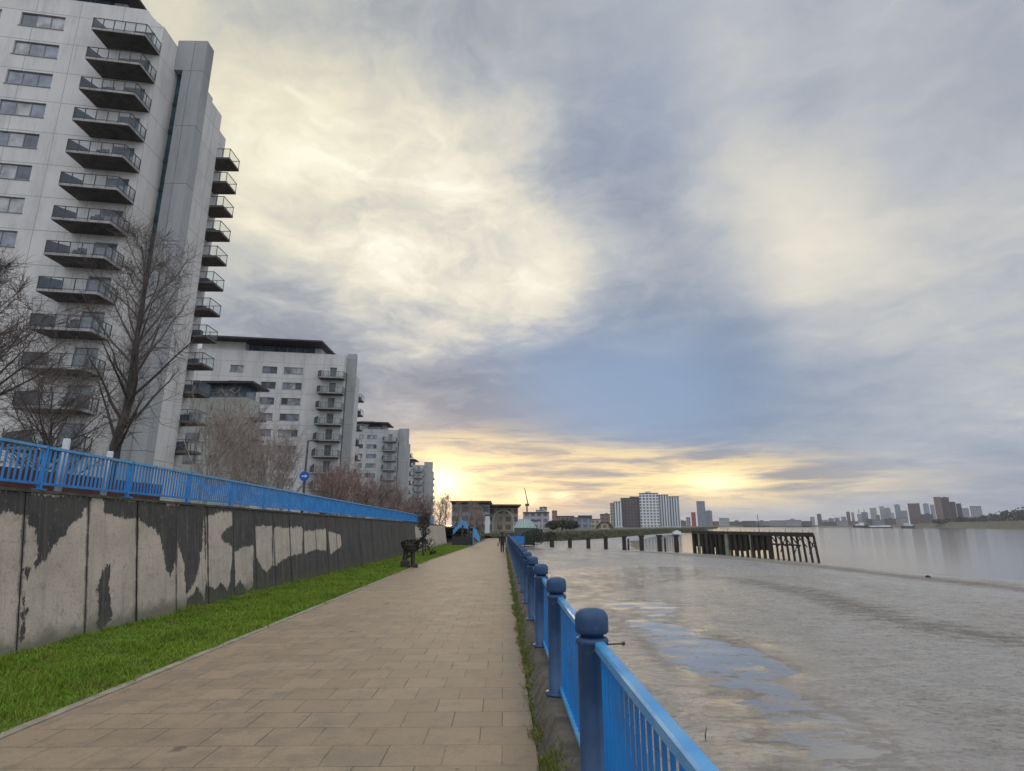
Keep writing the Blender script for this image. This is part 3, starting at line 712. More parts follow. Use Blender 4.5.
for k in range(-1, 26):
    y = Y0 + PS * k if k >= 0 else 0.84; z = gz(y) - 0.02
    p_ = place('post', pm, pr_, (FENX, y, z)); place('cap', cm, p_, (FENX, y, z))
    if k == -1:      # the panel nearest the viewer is longer
        L2 = Y0 - .085 - (y + .085); nn = 25; c = [infm.copy(), topm.copy(), botm.copy()]; mb = MB()
        for i in range(nn): yy = .07 + (L2 - .14) * i / (nn - 1); mb.box(-.009, .009, yy - .006, yy + .006, 0.285 + gz(yy), 1.065 + gz(yy))
        for me in c[1:]:
            for v in me.vertices: v.co.y *= L2 / L_
        q = place('rail_panel', mb.mesh('rail_panel', M['rail']), pr_, (FENX + .035, y + .085, z)); place('top_rail', c[1], q, (FENX + .035, y + .085, z)); place('bottom_rail', c[2], q, (FENX + .035, y + .085, z))
    elif k < 25:
        q = place('rail_panel', infm, pr_, (FENX + 0.035, y + 0.085, z)); place('top_rail', topm, q, (FENX + 0.035, y + 0.085, z)); place('bottom_rail', botm, q, (FENX + 0.035, y + 0.085, z))
ye = Y0 + PS * 25
br = MB().tube([(FENX + .085, Y0 + .01, 1.035), (FENX + .19, Y0 + .01, 1.04)], 0.005, 6)
br.lathe([(0.004, -0.012), (0.012, -0.006), (0.012, 0.006), (0.004, 0.012)], (FENX + .195, Y0 + .01, 1.04), 10)
br.build('bracket', M['dark_metal'], pr_)
# the far end turns out to the river in a solid blue panel
ep = MB().box(FENX + 0.1, FENX + 1.75, ye - 0.02, ye + 0.02, gz(ye) + 0.35, gz(ye) + 1.12)
ep.build('end_panel', M['rail'], pr_)
MB().lathe([(0.06, -4), (0.06, 1.2)], (FENX + 1.8, ye, gz(ye)), 12).build('end_post', M['post'], pr_)

# ---------------------------------------------------------------- flood wall with flaking paint
BAT = 0.14                      # the wall leans back as it rises
def wall_pt(px, py):
    x, y, z = ray(px, py); t = (WX - BAT * EYE) / (x + BAT * z); return (y * t, EYE + z * t)
def wx(z): return WX - BAT * z
def wpx(*pts): return [wall_pt(x, y) for x, y in pts]
DARK = [wpx((-60, 480), (27, 493), (27, 516), (14, 512), (0, 514), (-60, 508)),
        wpx((28, 493), (92, 497), (92, 505), (84, 510), (83, 517), (75, 521), (70, 528), (60, 541), (50, 554), (40, 564), (31, 571), (27, 584), (25, 570), (33, 566), (39, 552), (35, 530), (28, 526)),
        wpx((104, 498), (141, 502), (141, 520), (128, 517), (118, 517), (104, 513)),
        wpx((97, 630), (98, 592), (103, 573), (110, 564), (112, 566), (110, 590), (113, 616), (106, 626)),
        wpx((138, 500), (181, 505), (178, 556), (171, 578), (166, 566), (162, 540), (155, 530), (146, 524), (140, 520)),
        wpx((178, 504), (206, 507), (203, 545), (199, 572), (192, 590), (187, 594), (185, 565), (180, 548), (176, 530)),
        wpx((188, 600), (198, 588), (206, 600), (207, 612), (194, 618), (187, 622)),
        wpx((25, 592), (27, 610), (24, 640), (21, 640))]
LIGHT = [wpx((207, 516), (218, 513), (233, 512), (233, 526), (226, 529), (222, 536), (226, 543), (233, 546), (233, 561), (229, 592), (222, 582), (216, 590), (207, 584)),
         wpx((235, 551), (245, 547), (254, 545), (254, 586), (247, 592), (241, 578), (236, 588)),
         wpx((256, 527), (273, 526), (273, 566), (268, 572), (262, 567), (257, 556)),
         wpx((274, 528), (303, 527), (303, 553), (290, 556), (280, 563), (274, 566)),
         wpx((305, 531), (327, 529), (327, 551), (318, 549), (305, 554)), wpx((329, 531), (341, 535), (342, 546), (331, 555))]
YSPLIT = wall_pt(206, 560)[0]
WT = lambda y: 2.335 + gz(y)
def paint(P):
    y, z = P[:, 0], P[:, 1]
    d = np.full(len(P), 1.0)
    for q in DARK: d = np.minimum(d, poly_sdf(P, q))
    l = np.full(len(P), -1.0)
    for q in LIGHT: l = np.maximum(l, -poly_sdf(P, q))
    l = np.where(y > 50, 0.35 - 0.5 * np.clip(z - 1.0, 0, 1), l)
    k = np.where(y < YSPLIT, d, l)
    return np.clip(k * 3.2, -1, 1)
fw = thing('flood_wall', 'long concrete flood wall with flaking black paint beside the grass verge', 'wall', (WX, 0, 0))
jn = MB(); c4 = [(-4, gz(-4) - .6, -.6), (76.5, gz(76.5) - .6, -.6), (76.5, WT(76.5) - .02, 2.31), (-4, WT(-4) - .02, 2.31)]
jn.hexa([(wx(h) - .03, y, z) for y, z, h in c4], [(wx(h) - .28, y, z) for y, z, h in c4])
jn.build('core', mat('joint_shadow_filler', (0.035, 0.033, 0.03), (0.05, 0.048, 0.045), 4, 0.9), fw)
PJ = [2.15 + 1.428 * i for i in range(52)]
for i, y0 in enumerate(PJ):
    g = 0.022 if i % 3 else 0.03
    y1 = y0 + 1.428 - g; near = y0 < 34
    u = np.linspace(y0, y1, 24 if near else 5); v = np.linspace(-0.3, 1.0, 40 if near else 12)
    jit = rng.uniform(-0.006, 0.006)
    bulge = lambda P, jit=jit: np.full(len(P), WX + jit)
    def sw(P, Z):
        hh = np.where(P[:, 1] < 0, P[:, 1], P[:, 1] * 2.335); return np.column_stack([Z - BAT * hh, P[:, 0], hh + gz(P[:, 0])])
    me, P = grid_mesh('wall_panel', u, v, bulge, M['floodwall'], sw)
    Q = sw(P, bulge(P))[:, 1:]
    set_attr(me, 'paint', paint(Q)); set_attr(me, 'joint', np.minimum(P[:, 0] - y0, y1 - P[:, 0])); set_attr(me, 'foot', Q[:, 1] - TILT * Q[:, 0])
    # returns at the joint
    o = bpy.data.objects.new('wall_panel', me); COL.objects.link(o); o.parent = fw; o.location = (-WX, 0, 0); ROOT[o.name] = (0, 0, 0)
cp = MB()
cp.prism_x([(-4, WT(-4) + .002), (76.5, WT(76.5) + .002), (76.5, WT(76.5) + .05), (-4, WT(-4) + .05)], wx(2.33) - 0.3, wx(2.33) + 0.035)
cp.build('coping', mat('coping', (0.09, 0.088, 0.07), (0.045, 0.05, 0.035), 3, 0.9, 0.6, 20), fw)

# railing on top of the flood wall
wr = thing('wall_railing', 'bright blue barred railing along the top of the flood wall', 'railing', (WX - .39, 0, 2.3))
RX = wx(2.33) - 0.06; WS = 2.25
pw = MB().box(-.03, .03, -.02, .02, 0.0, 0.73).box(-.08, .08, -.07, .07, -.001, .02).mesh('post', M['wallrail'])
Lw = WS - 0.06; ib = MB(); nbw = 20
for i in range(nbw):
    y = 0.07 + (Lw - 0.14) * i / (nbw - 1); ib.box(-.016, .016, y - .006, y + .006, 0.125 + gz(y), 0.675 + gz(y))
ibm = ib.mesh('rail_panel', M['wallrail'])
def wbar(x0, x1, z0, z1, m, nm):
    return MB().add([(x0, 0, z0), (x1, 0, z0), (x1, 0, z1), (x0, 0, z1), (x0, Lw, z0 + gz(Lw)), (x1, Lw, z0 + gz(Lw)), (x1, Lw, z1 + gz(Lw)), (x0, Lw, z1 + gz(Lw))],
                    [(0, 1, 2, 3), (7, 6, 5, 4), (0, 4, 5, 1), (1, 5, 6, 2), (2, 6, 7, 3), (3, 7, 4, 0)]).mesh(nm, m)
wt_ = wbar(-.035, .035, .675, .72, M['rail_top'], 'top_rail'); wb_ = wbar(-.025, .025, .085, .125, M['wallrail'], 'bottom_rail')
for k in range(-3, 21):
    y = 9.6 + WS * k; z = WT(y) + 0.052
    place('post', pw, wr, (RX, y, z))
    if k < 20:
        q = place('rail_panel', ibm, wr, (RX, y + .03, z)); place('top_rail', wt_, q, (RX, y + .03, z)); place('bottom_rail', wb_, q, (RX, y + .03, z))
for i, (px, yb, yt) in enumerate(((58, 489, 437), (103, 496, 450))):
    X = WX - 0.95; b = ax(px, yb, X); t = ax(px, yt, X)
    o = thing('marker_post', ['white painted metal post behind the wall railing, the left and taller-looking one', 'white painted metal post behind the wall railing, the one nearer the big bare tree'][i], 'post', (X, b[1], 2.1 + gz(b[1])))
    MB().lathe([(0.06, 2.08), (0.06, t[2] - .02), (0.05, t[2])], (X, b[1], 0), 14).build('shaft', M['white_post'], o, True)
    MB().box(X - .14, X + .14, b[1] - .14, b[1] + .14, 2.05, 2.2).build('base', M['white_post'], o)
lw = MB().box(-9.3, -9.05, -4, 15.5, 1.9, 2.78)
tag(lw.build('brick_wall', M['brick']), 'low dark red brick wall behind the wall railing at the left', 'wall')

# a short further length of rail past the wall railing's end
fr = thing('handrail', 'short blue rail on the flood wall beyond the end of the long railing', 'railing', (RX, 60, 1.8))
q = MB().box(RX - .03, RX + .03, 59, 64, WT(61) + .1, WT(61) + .62); q.build('panel', M['wallrail'], fr)
for y in (59, 64): MB().box(RX - .05, RX + .05, y - .05, y + .05, WT(61), WT(61) + .7).build('post', M['wallrail'], fr)

# ramp over the wall, hoarding and gusset at the far end of the verge
rp = thing('ramp_rail', 'light blue sloping parapet of the ramp over the wall at the end of the verge', 'parapet', (-6, 78, 0))
a, b, c = ay(453, 533, 78), ay(462.5, 523, 78), ay(468, 528, 78)
for (p0, p1) in ((a, b), (b, c)):
    w_ = MB(); h_ = 0.45
    w_.hexa([(p0[0], 77.9, p0[2] - h_ / 2), (p1[0], 77.9, p1[2] - h_ / 2), (p1[0], 78.1, p1[2] - h_ / 2), (p0[0], 78.1, p0[2] - h_ / 2)],
            [(p0[0], 77.9, p0[2] + h_ / 2), (p1[0], 77.9, p1[2] + h_ / 2), (p1[0], 78.1, p1[2] + h_ / 2), (p0[0], 78.1, p0[2] + h_ / 2)])
    w_.build('panel', M['rail_top'], rp)
    MB().tube([(p0[0], 78, p0[2] + .3), (p1[0], 78, p1[2] + .3)], .07, 8).build('handrail', M['rail_top'], rp)
    MB().box(p1[0] - .09, p1[0] + .09, 78.11, 78.25, -1, p1[2] + .3).build('post', M['lampgrey'], rp)
h0, h1 = ay(452, 545, 70), ay(474, 536.5, 70)
hd = thing('hoarding', 'low black hoarding across the end of the grass verge', 'hoarding', ((h0[0] + h1[0]) / 2, 70, -.6))
MB().box(h0[0], h1[0], 69.95, 70.05, -0.62, h1[2]).build('board', M['black'], hd)
for i in range(3):
    x = h0[0] + .1 + (h1[0] - h0[0] - .2) * i / 2; MB().box(x - .05, x + .05, 70.06, 70.16, -.7, h1[2] - .05).build('post', M['dark_metal'], hd)
g0, g1, g2 = ay(473.5, 528, 69), ay(473.5, 544, 69), ay(480, 542, 69)
gp = thing('gusset_panel', 'tall triangular light blue panel on a post beside the path', 'panel', (g1[0], 69, -.6))
MB().prism_y([(g0[0] + .05, g0[2]), (g0[0] + .35, g0[2] - .15), (g2[0], g2[2] + .5), (g2[0], g2[2]), (g2[0] - .35, g2[2] + .25), (g0[0] + .05, g0[2] - 1.0)][::-1], 68.96, 69.04).build('panel', M['rail_top'], gp)
MB().box(g0[0] - .06, g0[0] + .045, 68.95, 69.05, -.65, g0[2] + .03).build('post', M['rail_top'], gp)

# dark stand on the verge
bx, by = -4.5, 29.0; bz = gz(by)
st = thing('stand', 'squat dark stand with a broad shaggy hood on splayed legs, alone on the grass verge', 'stand', (bx, by, bz))
hood = MB(); 
for i in range(520):
    t = rng.uniform(0, 2 * pi); r = 0.42 * math.sqrt(rng.random()); zz = rng.uniform(0.74, 1.28) if r < .34 else rng.uniform(.9, 1.22)
    s_ = rng.uniform(.05, .1); p = Vector((bx + r * cos(t), by + r * sin(t) * .7, bz + zz)); d1 = Vector([rng.uniform(-1, 1) for _ in range(3)]).normalized() * s_; d2 = Vector([rng.uniform(-1, 1) for _ in range(3)]).normalized() * s_
    hood.quad(p - d1, p + d2, p + d1, p - d2)
hood.lathe([(0.2, .72), (.32, .84), (.38, 1.05), (.34, 1.16), (.15, 1.2)], (bx, by, bz), 14)
hood.build('hood', mat('shaggy_hood', (0.02, 0.018, 0.013), (0.035, 0.03, 0.02), 7, .9), st)
for sx_, wd in ((-.25, .12), (.14, .1)):
    MB().tube([(bx + sx_ * .75, by, bz + .9), (bx + sx_ * 1.0, by, bz + .45), (bx + sx_, by, bz + .06)], wd, 8).build('leg', M['black'], st)
MB().bbox(bx - .42, bx - .02, by - .2, by + .2, bz - .01, bz + .36, .06).build('foot', M['black'], st)
MB().bbox(bx + .12, bx + .38, by - .13, by + .13, bz - .01, bz + .2, .05).build('foot', M['black'], st)
MB().tube([(bx - .26, by, bz + .45), (bx + .22, by, bz + .62)], .07, 6).build('crossbar', M['black'], st)

# ---------------------------------------------------------------- person
def person(px, X, Y):
    z0 = gz(Y); S = 1.62 / 1.75
    def q(x, y, z): return (X + x * S, Y + y * S, z0 + z * S)
    root = thing('person', 'person in a black coat and dark trousers walking on the path beside the railing', 'person', (X, Y, z0))
    J = {'pel': (0, 0, .95, .13), 'bel': (0, 0, 1.1, .13), 'che': (0, .01, 1.32, .15), 'nek': (0, .02, 1.48, .055), 'hd0': (0, .03, 1.56, .075), 'hd1': (0, .04, 1.66, .095), 'hd2': (0, .03, 1.74, .06)}
    E = [('pel', 'bel'), ('bel', 'che'), ('che', 'nek'), ('nek', 'hd0'), ('hd0', 'hd1'), ('hd1', 'hd2')]
    for s_, n in ((-1, 'l'), (1, 'r')):
        J['hip' + n] = (s_ * .09, 0, .9, .095); J['kne' + n] = (s_ * .09, .06 * s_, .5, .06); J['ank' + n] = (s_ * .085, .02 + .16 * s_ * -1 * .6, .09, .042); J['toe' + n] = (s_ * .09, .14 - .1 * s_, .04, .035)
        E += [('pel', 'hip' + n), ('hip' + n, 'kne' + n), ('kne' + n, 'ank' + n), ('ank' + n, 'toe' + n)]
        J['sho' + n] = (s_ * .18, .01, 1.4, .06); J['elb' + n] = (s_ * .245, -.03 * s_, 1.14, .043); J['wri' + n] = (s_ * .27, .05 - .03 * s_, .9, .03); J['han' + n] = (s_ * .27, .07 - .03 * s_, .83, .036)
        E += [('che', 'sho' + n), ('sho' + n, 'elb' + n), ('elb' + n, 'wri' + n), ('wri' + n, 'han' + n)]
        for f in range(4):
            J[f'fa{f}' + n] = (s_ * (.27 + .004), .045 + .02 * f - .03 * s_, .77, .009); J[f'fb{f}' + n] = (s_ * .262, .05 + .02 * f - .03 * s_, .735 + .006 * abs(f - 1.5), .008)
            E += [('han' + n, f'fa{f}' + n), (f'fa{f}' + n, f'fb{f}' + n)]
        J['th' + n] = (s_ * .255, .11 - .03 * s_, .8, .01); E += [('han' + n, 'th' + n)]
    keys = list(J); me = bpy.data.meshes.new('person_body')
    off = (X, Y, z0)
    me.from_pydata([tuple(a - b for a, b in zip(q(*J[k][:3]), off)) for k in keys], [(keys.index(a), keys.index(b)) for a, b in E], [])
    o = bpy.data.objects.new('tmp', me); COL.objects.link(o)
    mo = o.modifiers.new('s', 'SKIN'); sv = me.skin_vertices[0].data
    for i, k in enumerate(keys): sv[i].radius = (J[k][3] * S, J[k][3] * S); sv[i].use_root = (k == 'pel')
    o.modifiers.new('u', 'SUBSURF').levels = 1
    dg = bpy.context.evaluated_depsgraph_get(); ev = bpy.data.meshes.new_from_object(o.evaluated_get(dg))
    bpy.data.objects.remove(o)
    ev.materials.clear(); ev.materials.append(M['skin'])
    b = bpy.data.objects.new('body', ev); COL.objects.link(b); b.parent = root; ROOT[b.name] = off
    coat = MB()
    prof = [(.78, .20, .15), (.9, .2, .15), (1.02, .175, .135), (1.15, .175, .135), (1.3, .2, .15), (1.4, .2, .13), (1.46, .12, .1), (1.5, .075, .075)]
    n = 16; o_ = len(coat.v)
    for z, rx, ry in prof:
        for j in range(n): t = 2 * pi * j / n; coat.v.append(q(rx * cos(t), .01 + ry * sin(t), z))
    for i in range(len(prof) - 1):
        for j in range(n): k = (j + 1) % n; coat.f.append((i * n + j, i * n + k, (i + 1) * n + k, (i + 1) * n + j))
    for s_, n_ in ((-1, 'l'), (1, 'r')):
        coat.tube([q(*J['sho' + n_][:3]), q(*J['elb' + n_][:3]), q(*J['wri' + n_][:3])], [.08 * S, .062 * S, .05 * S], 10)
    coat.build('coat', M['coat'], root, True)
    tr = MB()
    for n_ in 'lr': tr.tube([q(*J['hip' + n_][:3]), q(*J['kne' + n_][:3]), q(*J['ank' + n_][:3])], [.115 * S, .078 * S, .06 * S], 10)
    tr.build('trousers', M['trouser'], root, True)
    for n_ in 'lr':
        a_ = J['ank' + n_]; t_ = J['toe' + n_]
        MB().tube([q(a_[0], a_[1] - .06, .05), q(a_[0], a_[1] + .02, .055), q(t_[0], t_[1], .04), q(t_[0], t_[1] + .06, .03)], [.03 * S, .05 * S, .042 * S, .02 * S], 8).build('shoe', M['shoe'], root, True)
    hr = MB().lathe([(.02, 1.5), (.095, 1.55), (.108, 1.64), (.1, 1.72), (.06, 1.775), (.01, 1.79)], (0, 0, 0), 14)
    hr.v = [q(x, y * .95 + .0 - .0, z) for x, y, z in hr.v]; hr.build('hair', M['hair'], root, True)
    MB().bbox(X - .40, X - .28, Y - .1, Y + .14, z0 + .48, z0 + .78, .03).build('bag', M['bag'], root)
person(501.5, -0.05, 48.5)

# ---------------------------------------------------------------- towers
SH = 0.15
def tower(name, label, K, U, D, zb, zpar, pitch, nfl, zfl0, wins, balc, door, roof, shaft, slot_top, farb, light, chop):
    """front facade runs left from K; slabs at zfl0 - k*pitch"""
    kx, ky = K
    P = lambda u, v, z: (kx + .989 * u, ky + SH * u + v, z)
    root = thing(name, label, 'apartment block', (kx, ky, zb))
    fm = facade_mat('pale_wall_panels', light, tuple(.93 * k for k in light), pitch, 4.2, tuple(.45 * k for k in light), zfl0 - zb - pitch * 20)
    floors = [zfl0 - k * pitch for k in range(nfl)]
    holes = []
    for zf in floors:
        for (u0, u1, nm, s0, s1) in wins: holes.append((u0, u1, zf + s0, zf + s1, 'w', nm))
        holes.append((door[0], door[1], zf + .26, zf + 2.45, 'd', 2))
    w = MB()
    ztop = lambda u: zpar - chop * min(1, max(0, (u + 1.7) / 1.7)) ** .7
    us = sorted({-U, 0.0} | ({-1.7, -1.45, -1.1, -.7, -.35} if chop else set()) | {h[0] for h in holes} | {h[1] for h in holes}); zs = sorted({zb, zpar} | {h[2] for h in holes} | {h[3] for h in holes})
    zs = [z for z in zs if zb <= z <= zpar]
    for u0, u1 in zip(us[:-1], us[1:]):
        for z0, z1 in zip(zs[:-1], zs[1:]):
            uc, zc = (u0 + u1) / 2, (z0 + z1) / 2
            if any(h[0] < uc < h[1] and h[2] < zc < h[3] for h in holes): continue
            a_, b_ = (ztop(u0), ztop(u1)) if z1 == zpar else (z1, z1)
            w.quad(P(u0, 0, z0), P(u1, 0, z0), P(u1, 0, b_), P(u0, 0, a_))
    for u0, u1, z0, z1, _, _ in holes:
        r = .2
        w.quad(P(u0, 0, z0), P(u0, r, z0), P(u1, r, z0), P(u1, 0, z0)); w.quad(P(u0, 0, z1), P(u1, 0, z1), P(u1, r, z1), P(u0, r, z1))
        w.quad(P(u0, 0, z0), P(u0, 0, z1), P(u0, r, z1), P(u0, r, z0)); w.quad(P(u1, 0, z0), P(u1, r, z0), P(u1, r, z1), P(u1, 0, z1))
    w.quad(P(0, 0, zb), P(0, D, zb), P(0, D, zpar - chop), P(0, 0, zpar - chop)); w.quad(P(-U, D, zb), P(-U, 0, zb), P(-U, 0, zpar), P(-U, D, zpar))
    w.quad(P(0, D, zb), P(-U, D, zb), P(-U, D, zpar - chop), P(0, D, zpar - chop)); zi = zpar - .9 - chop; w.quad(P(-U, .5, zi), P(0, .5, zi), P(0, D, zi), P(-U, D, zi))
    for u0, u1 in zip(us[:-1], us[1:]):
        w.quad(P(u0, 0, ztop(u0)), P(u1, 0, ztop(u1)), P(u1, .5, ztop(u1)), P(u0, .5, ztop(u0))); w.quad(P(u0, .5, ztop(u0)), P(u1, .5, ztop(u1)), P(u1, .5, zi), P(u0, .5, zi))
    w.build('wall', fm, root)
    def bar(mb, u0, u1, v0, v1, z0, z1):
        mb.hexa([P(u0, v0, z0), P(u1, v0, z0), P(u1, v1, z0), P(u0, v1, z0)], [P(u0, v0, z1), P(u1, v0, z1), P(u1, v1, z1), P(u0, v1, z1)]); return mb
    for u0, u1, z0, z1, kd, nm in holes:
        f = MB(); e = .06
        bar(f, u0, u1, .12, .19, z0, z0 + e); bar(f, u0, u1, .12, .19, z1 - e, z1); bar(f, u0, u0 + e, .12, .19, z0 + e, z1 - e); bar(f, u1 - e, u1, .12, .19, z0 + e, z1 - e)
        for i in range(1, nm): c = u0 + (u1 - u0) * i / nm; bar(f, c - .035, c + .035, .12, .19, z0 + e, z1 - e)
        if kd == 'w': bar(f, u0 - .05, u1 + .05, -.06, -.002, z0 - .08, z0 - .003)
        fo = f.build('window' if kd == 'w' else 'balcony_door', M['frame'], root)
        for i in range(nm):
            ua, ub = u0 + (u1 - u0) * i / nm, u0 + (u1 - u0) * (i + 1) / nm
            gm = M['glass_door'] if kd == 'd' else M[rng.choice(['glass', 'glass', 'glass_pale', 'glass_dark'])] if i != 1 or nm != 3 else M['glass_pale' if rng.random() < .6 else 'glass']
            MB().quad(P(ua, .165, z0), P(ub, .165, z0), P(ub, .165, z1), P(ua, .165, z1)).build('pane', gm, fo)
    b0, b1, bd = balc
    for k, zf in enumerate(floors):
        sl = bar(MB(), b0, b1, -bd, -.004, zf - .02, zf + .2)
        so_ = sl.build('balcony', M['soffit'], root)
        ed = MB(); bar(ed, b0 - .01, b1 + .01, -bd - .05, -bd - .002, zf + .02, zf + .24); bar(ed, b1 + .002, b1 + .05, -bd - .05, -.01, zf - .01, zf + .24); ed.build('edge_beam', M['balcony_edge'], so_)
        r = MB(); zr = zf + 1.3
        bar(r, b0, b1 + .06, -bd - .06, -bd, zr - .05, zr); bar(r, b1, b1 + .06, -bd, -.01, zr - .05, zr); bar(r, b0, b1 + .06, -bd - .05, -bd - .01, zf + .30, zf + .34)
        bar(r, b1 + .01, b1 + .05, -bd, -.01, zf + .30, zf + .34)
        for i in range(6): c = b0 + (b1 - b0) * i / 5; bar(r, c - .03 + (.03 if i == 0 else 0), c + .03, -bd - .055, -bd - .005, zf + .1, zr - .05)
        for i in range(1, 4): c = -bd + bd * i / 3.0 - (.04 if i == 3 else 0); bar(r, b1 + .005, b1 + .055, c - .03, c + .03, zf + .1, zr - .05)
        r.build('railing', M['dark_metal'], so_)
        g = MB(); g.quad(P(b0, -bd - .03, zf + .35), P(b1, -bd - .03, zf + .35), P(b1, -bd - .03, zr - .06), P(b0, -bd - .03, zr - .06))
        g.quad(P(b1 + .03, -bd, zf + .35), P(b1 + .03, -.02, zf + .35), P(b1 + .03, -.02, zr - .06), P(b1 + .03, -bd, zr - .06)); g.build('balustrade', M['balustrade'], so_)
        s_ = MB(); vs = [P(b0 + .02, -bd, zf + .2), P(b0 + .02, -.02, zf + .2), P(b0 + .02, -.02, zf + 1.9), P(b0 + .02, -bd, zr)]
        s_.add(vs + [(x + .06, y, z) for x, y, z in vs], [(0, 1, 2, 3), (7, 6, 5, 4), (0, 4, 5, 1), (1, 5, 6, 2), (2, 6, 7, 3), (3, 7, 4, 0)])
        s_.build('screen', M['screen_teal'] if k % 5 == 3 else M['screen'], so_)
        if (k * 7 + 3) % 5 < 3 and nfl > 11:
            it = MB(); c = b0 + 1.0 + (k * 1.37 % 2.2); bar(it, c, c + .7, -bd + .3, -bd + .8, zf + .2, zf + .75); bar(it, c, c + .7, -bd + .72, -bd + .8, zf + .75, zf + 1.15)
            it.build('balcony_seat', M['screen'], so_)
    # recessed penthouse under a flat dark roof
    zr, ur, ov = roof
    bar(MB(), -U + .5, -U + 8, .8, D - 1, zi, zr - .3).build('penthouse_wall', fm, root); bar(MB(), ur - 2.6, ur - 1.4, 2.6, D - 1, zi, zr - .3).build('penthouse_wall', fm, root)
    pg = bar(MB(), -U + 8.1, ur - 2.7, 2.4, D - 1.2, zi, zr - .32).build('penthouse_glazing', M['glass_sky'], root)
    ml = MB()
    for i in range(int((U + ur - 11) / 1.6)): c = -U + 8.6 + 1.6 * i; bar(ml, c, c + .08, 2.3, 2.39, zi, zr - .32)
    ml.build('mullion', M['frame'], pg)
    rf = bar(MB(), -U - .4, ur, -ov, D + .5, zr - .28, zr).build('roof', M['roofdark'], root)
    bar(MB(), -U + 5, -U + 9, 4, 7, zr + .003, zr + 1.1).build('plant_room', M['shaft'], rf)
    # stair shaft with a glazed slot beside it
    s0, s1, sv, sd, st_ = shaft
    sm = MB().prism_y([(kx + s0, zb), (kx + s1, zb), (kx + s1, st_), (kx + .005, st_), (kx + .005, slot_top), (kx + s0, slot_top)], ky + sv, ky + sv + sd)
    sm.build('stair_shaft', M['shaft'], root)
    gl = MB().quad((kx + .01, ky + sv + .7, zb), (kx + s0 - .005, ky + sv + .7, zb), (kx + s0 - .005, ky + sv + .7, slot_top - .003), (kx + .01, ky + sv + .7, slot_top - .003)).build('slot_window', M['glass_teal'], root)
    for zf in floors:
        if zf < slot_top - 1: MB().box(kx + .01, kx + s0 - .01, ky + sv + .62, ky + sv + .69, zf, zf + .45).build('spandrel', M['roofdark'], gl)
    # wing behind the shaft with its own balconies over the river side
    fx, f0, f1, fz, bdep, fp, fn, fz0 = farb
    MB().box(kx - 6, kx + fx, ky + f0, ky + f1, zb, fz).build('rear_wing', fm, root); MB().box(kx - 6, kx + fx - .9, ky + f1 + .003, ky + f1 + 3, zb, fz - .6).build('rear_wing', fm, root)
    for k in range(fn):
        zf = fz0 - fp * k; y0, y1 = ky + f1 + .01, ky + f1 + 2.2; x0, x1 = kx + fx - .896, kx + fx + bdep - .9
        bo = MB().box(x0, x1, y0, y1, zf, zf + .22).build('balcony', M['soffit'], root)
        r = MB(); zr_ = zf + 1.25
        for c in (y0 + .03, y1 - .03):
            r.box(x0, x1, c - .03, c + .03, zr_ - .05, zr_)
            for i in range(4): x = x0 + .05 + (x1 - x0 - .1) * i / 3; r.box(x - .025, x + .025, c - .025, c + .025, zf + .222, zr_ - .052)
        r.box(x1 - .06, x1, y0 + .065, y1 - .065, zr_ - .05, zr_)
        r.build('railing', M['dark_metal'], bo)
        g = MB().quad((x0, y0 + .03, zf + .3), (x1, y0 + .03, zf + .3), (x1, y0 + .03, zr_ - .06), (x0, y0 + .03, zr_ - .06)).quad((x1 - .03, y0 + .07, zf + .3), (x1 - .03, y1 - .07, zf + .3), (x1 - .03, y1 - .07, zr_ - .06), (x1 - .03, y0 + .07, zr_ - .06))
        g.build('balustrade', M['balustrade'], bo)
        MB().box(x0 + .05, x0 + .9, y1 - .6, y1 - .15, zf + .222, zf + 1.05 + .2 * (k % 2)).build('balcony_locker', M['screen'], bo)
    return root
tower('apartment_tower', 'tallest pale apartment tower with stacked dark balconies, nearest at the left', (-32.88, 46.0), 30, 9.5, 1.5, 50.2, 3.166, 14, 45.2,
      [(-12.2, -8.5, 3, 1.5, 2.95), (-17.5, -13.8, 3, 1.5, 2.95), (-22.5, -19.5, 2, 1.5, 2.95)], (-4.47, -.03, 2.2), (-2.5, -.7), (53.3, -4.0, 1.0),
      (.88, 2.93, 2.3, 1.3, 49.2), 45.7, (2.75, 3.61, 6.9, 44.1, 2.3, 2.79, 12, 38.9), (0.62, 0.61, 0.6), 1.75)
zb2 = ay(333, 378, 103.4)[2]
tower('apartment_tower', 'second pale apartment tower with three columns of windows, beyond the tallest one', (-30.2, 105.3), 26.5, 8, 1.2, 33.3, 2.94, 11, zb2,
      [(-20.3, -18.0, 2, .9, 2.15), (-14.7, -12.1, 2, .9, 2.15), (-10.9, -7.5, 3, .9, 2.15)], (-4.2, .35, 1.7), (-2.6, -1.4), (35.4, -3.9, 1.8),
      (.2, 1.75, 1.2, .9, 33.9), 30, (1.45, 2.11, 6, 30.0, 1.5, 2.94, 9, 25.7), (0.57, 0.57, 0.575), 0)
tower('apartment_tower', 'third apartment tower along the row, half hidden behind the second', (-31.6, 170), 17, 7, 1.0, 29.4, 2.81, 10, 25.6,
      [(-14.3, -13.0, 1, .9, 2.1), (-11.0, -9.8, 1, .9, 2.1), (-8.8, -5.9, 3, .9, 2.1)], (-3.9, -.05, 1.7), (-2.6, -1.4), (31.4, -2.6, 1.5),
      (.25, 3.1, 1.2, 1.2, 30.0), 26, (2.7, 2.41, 8, 26.0, 1.5, 2.81, 8, 22.2), (0.44, 0.45, 0.46), 0)
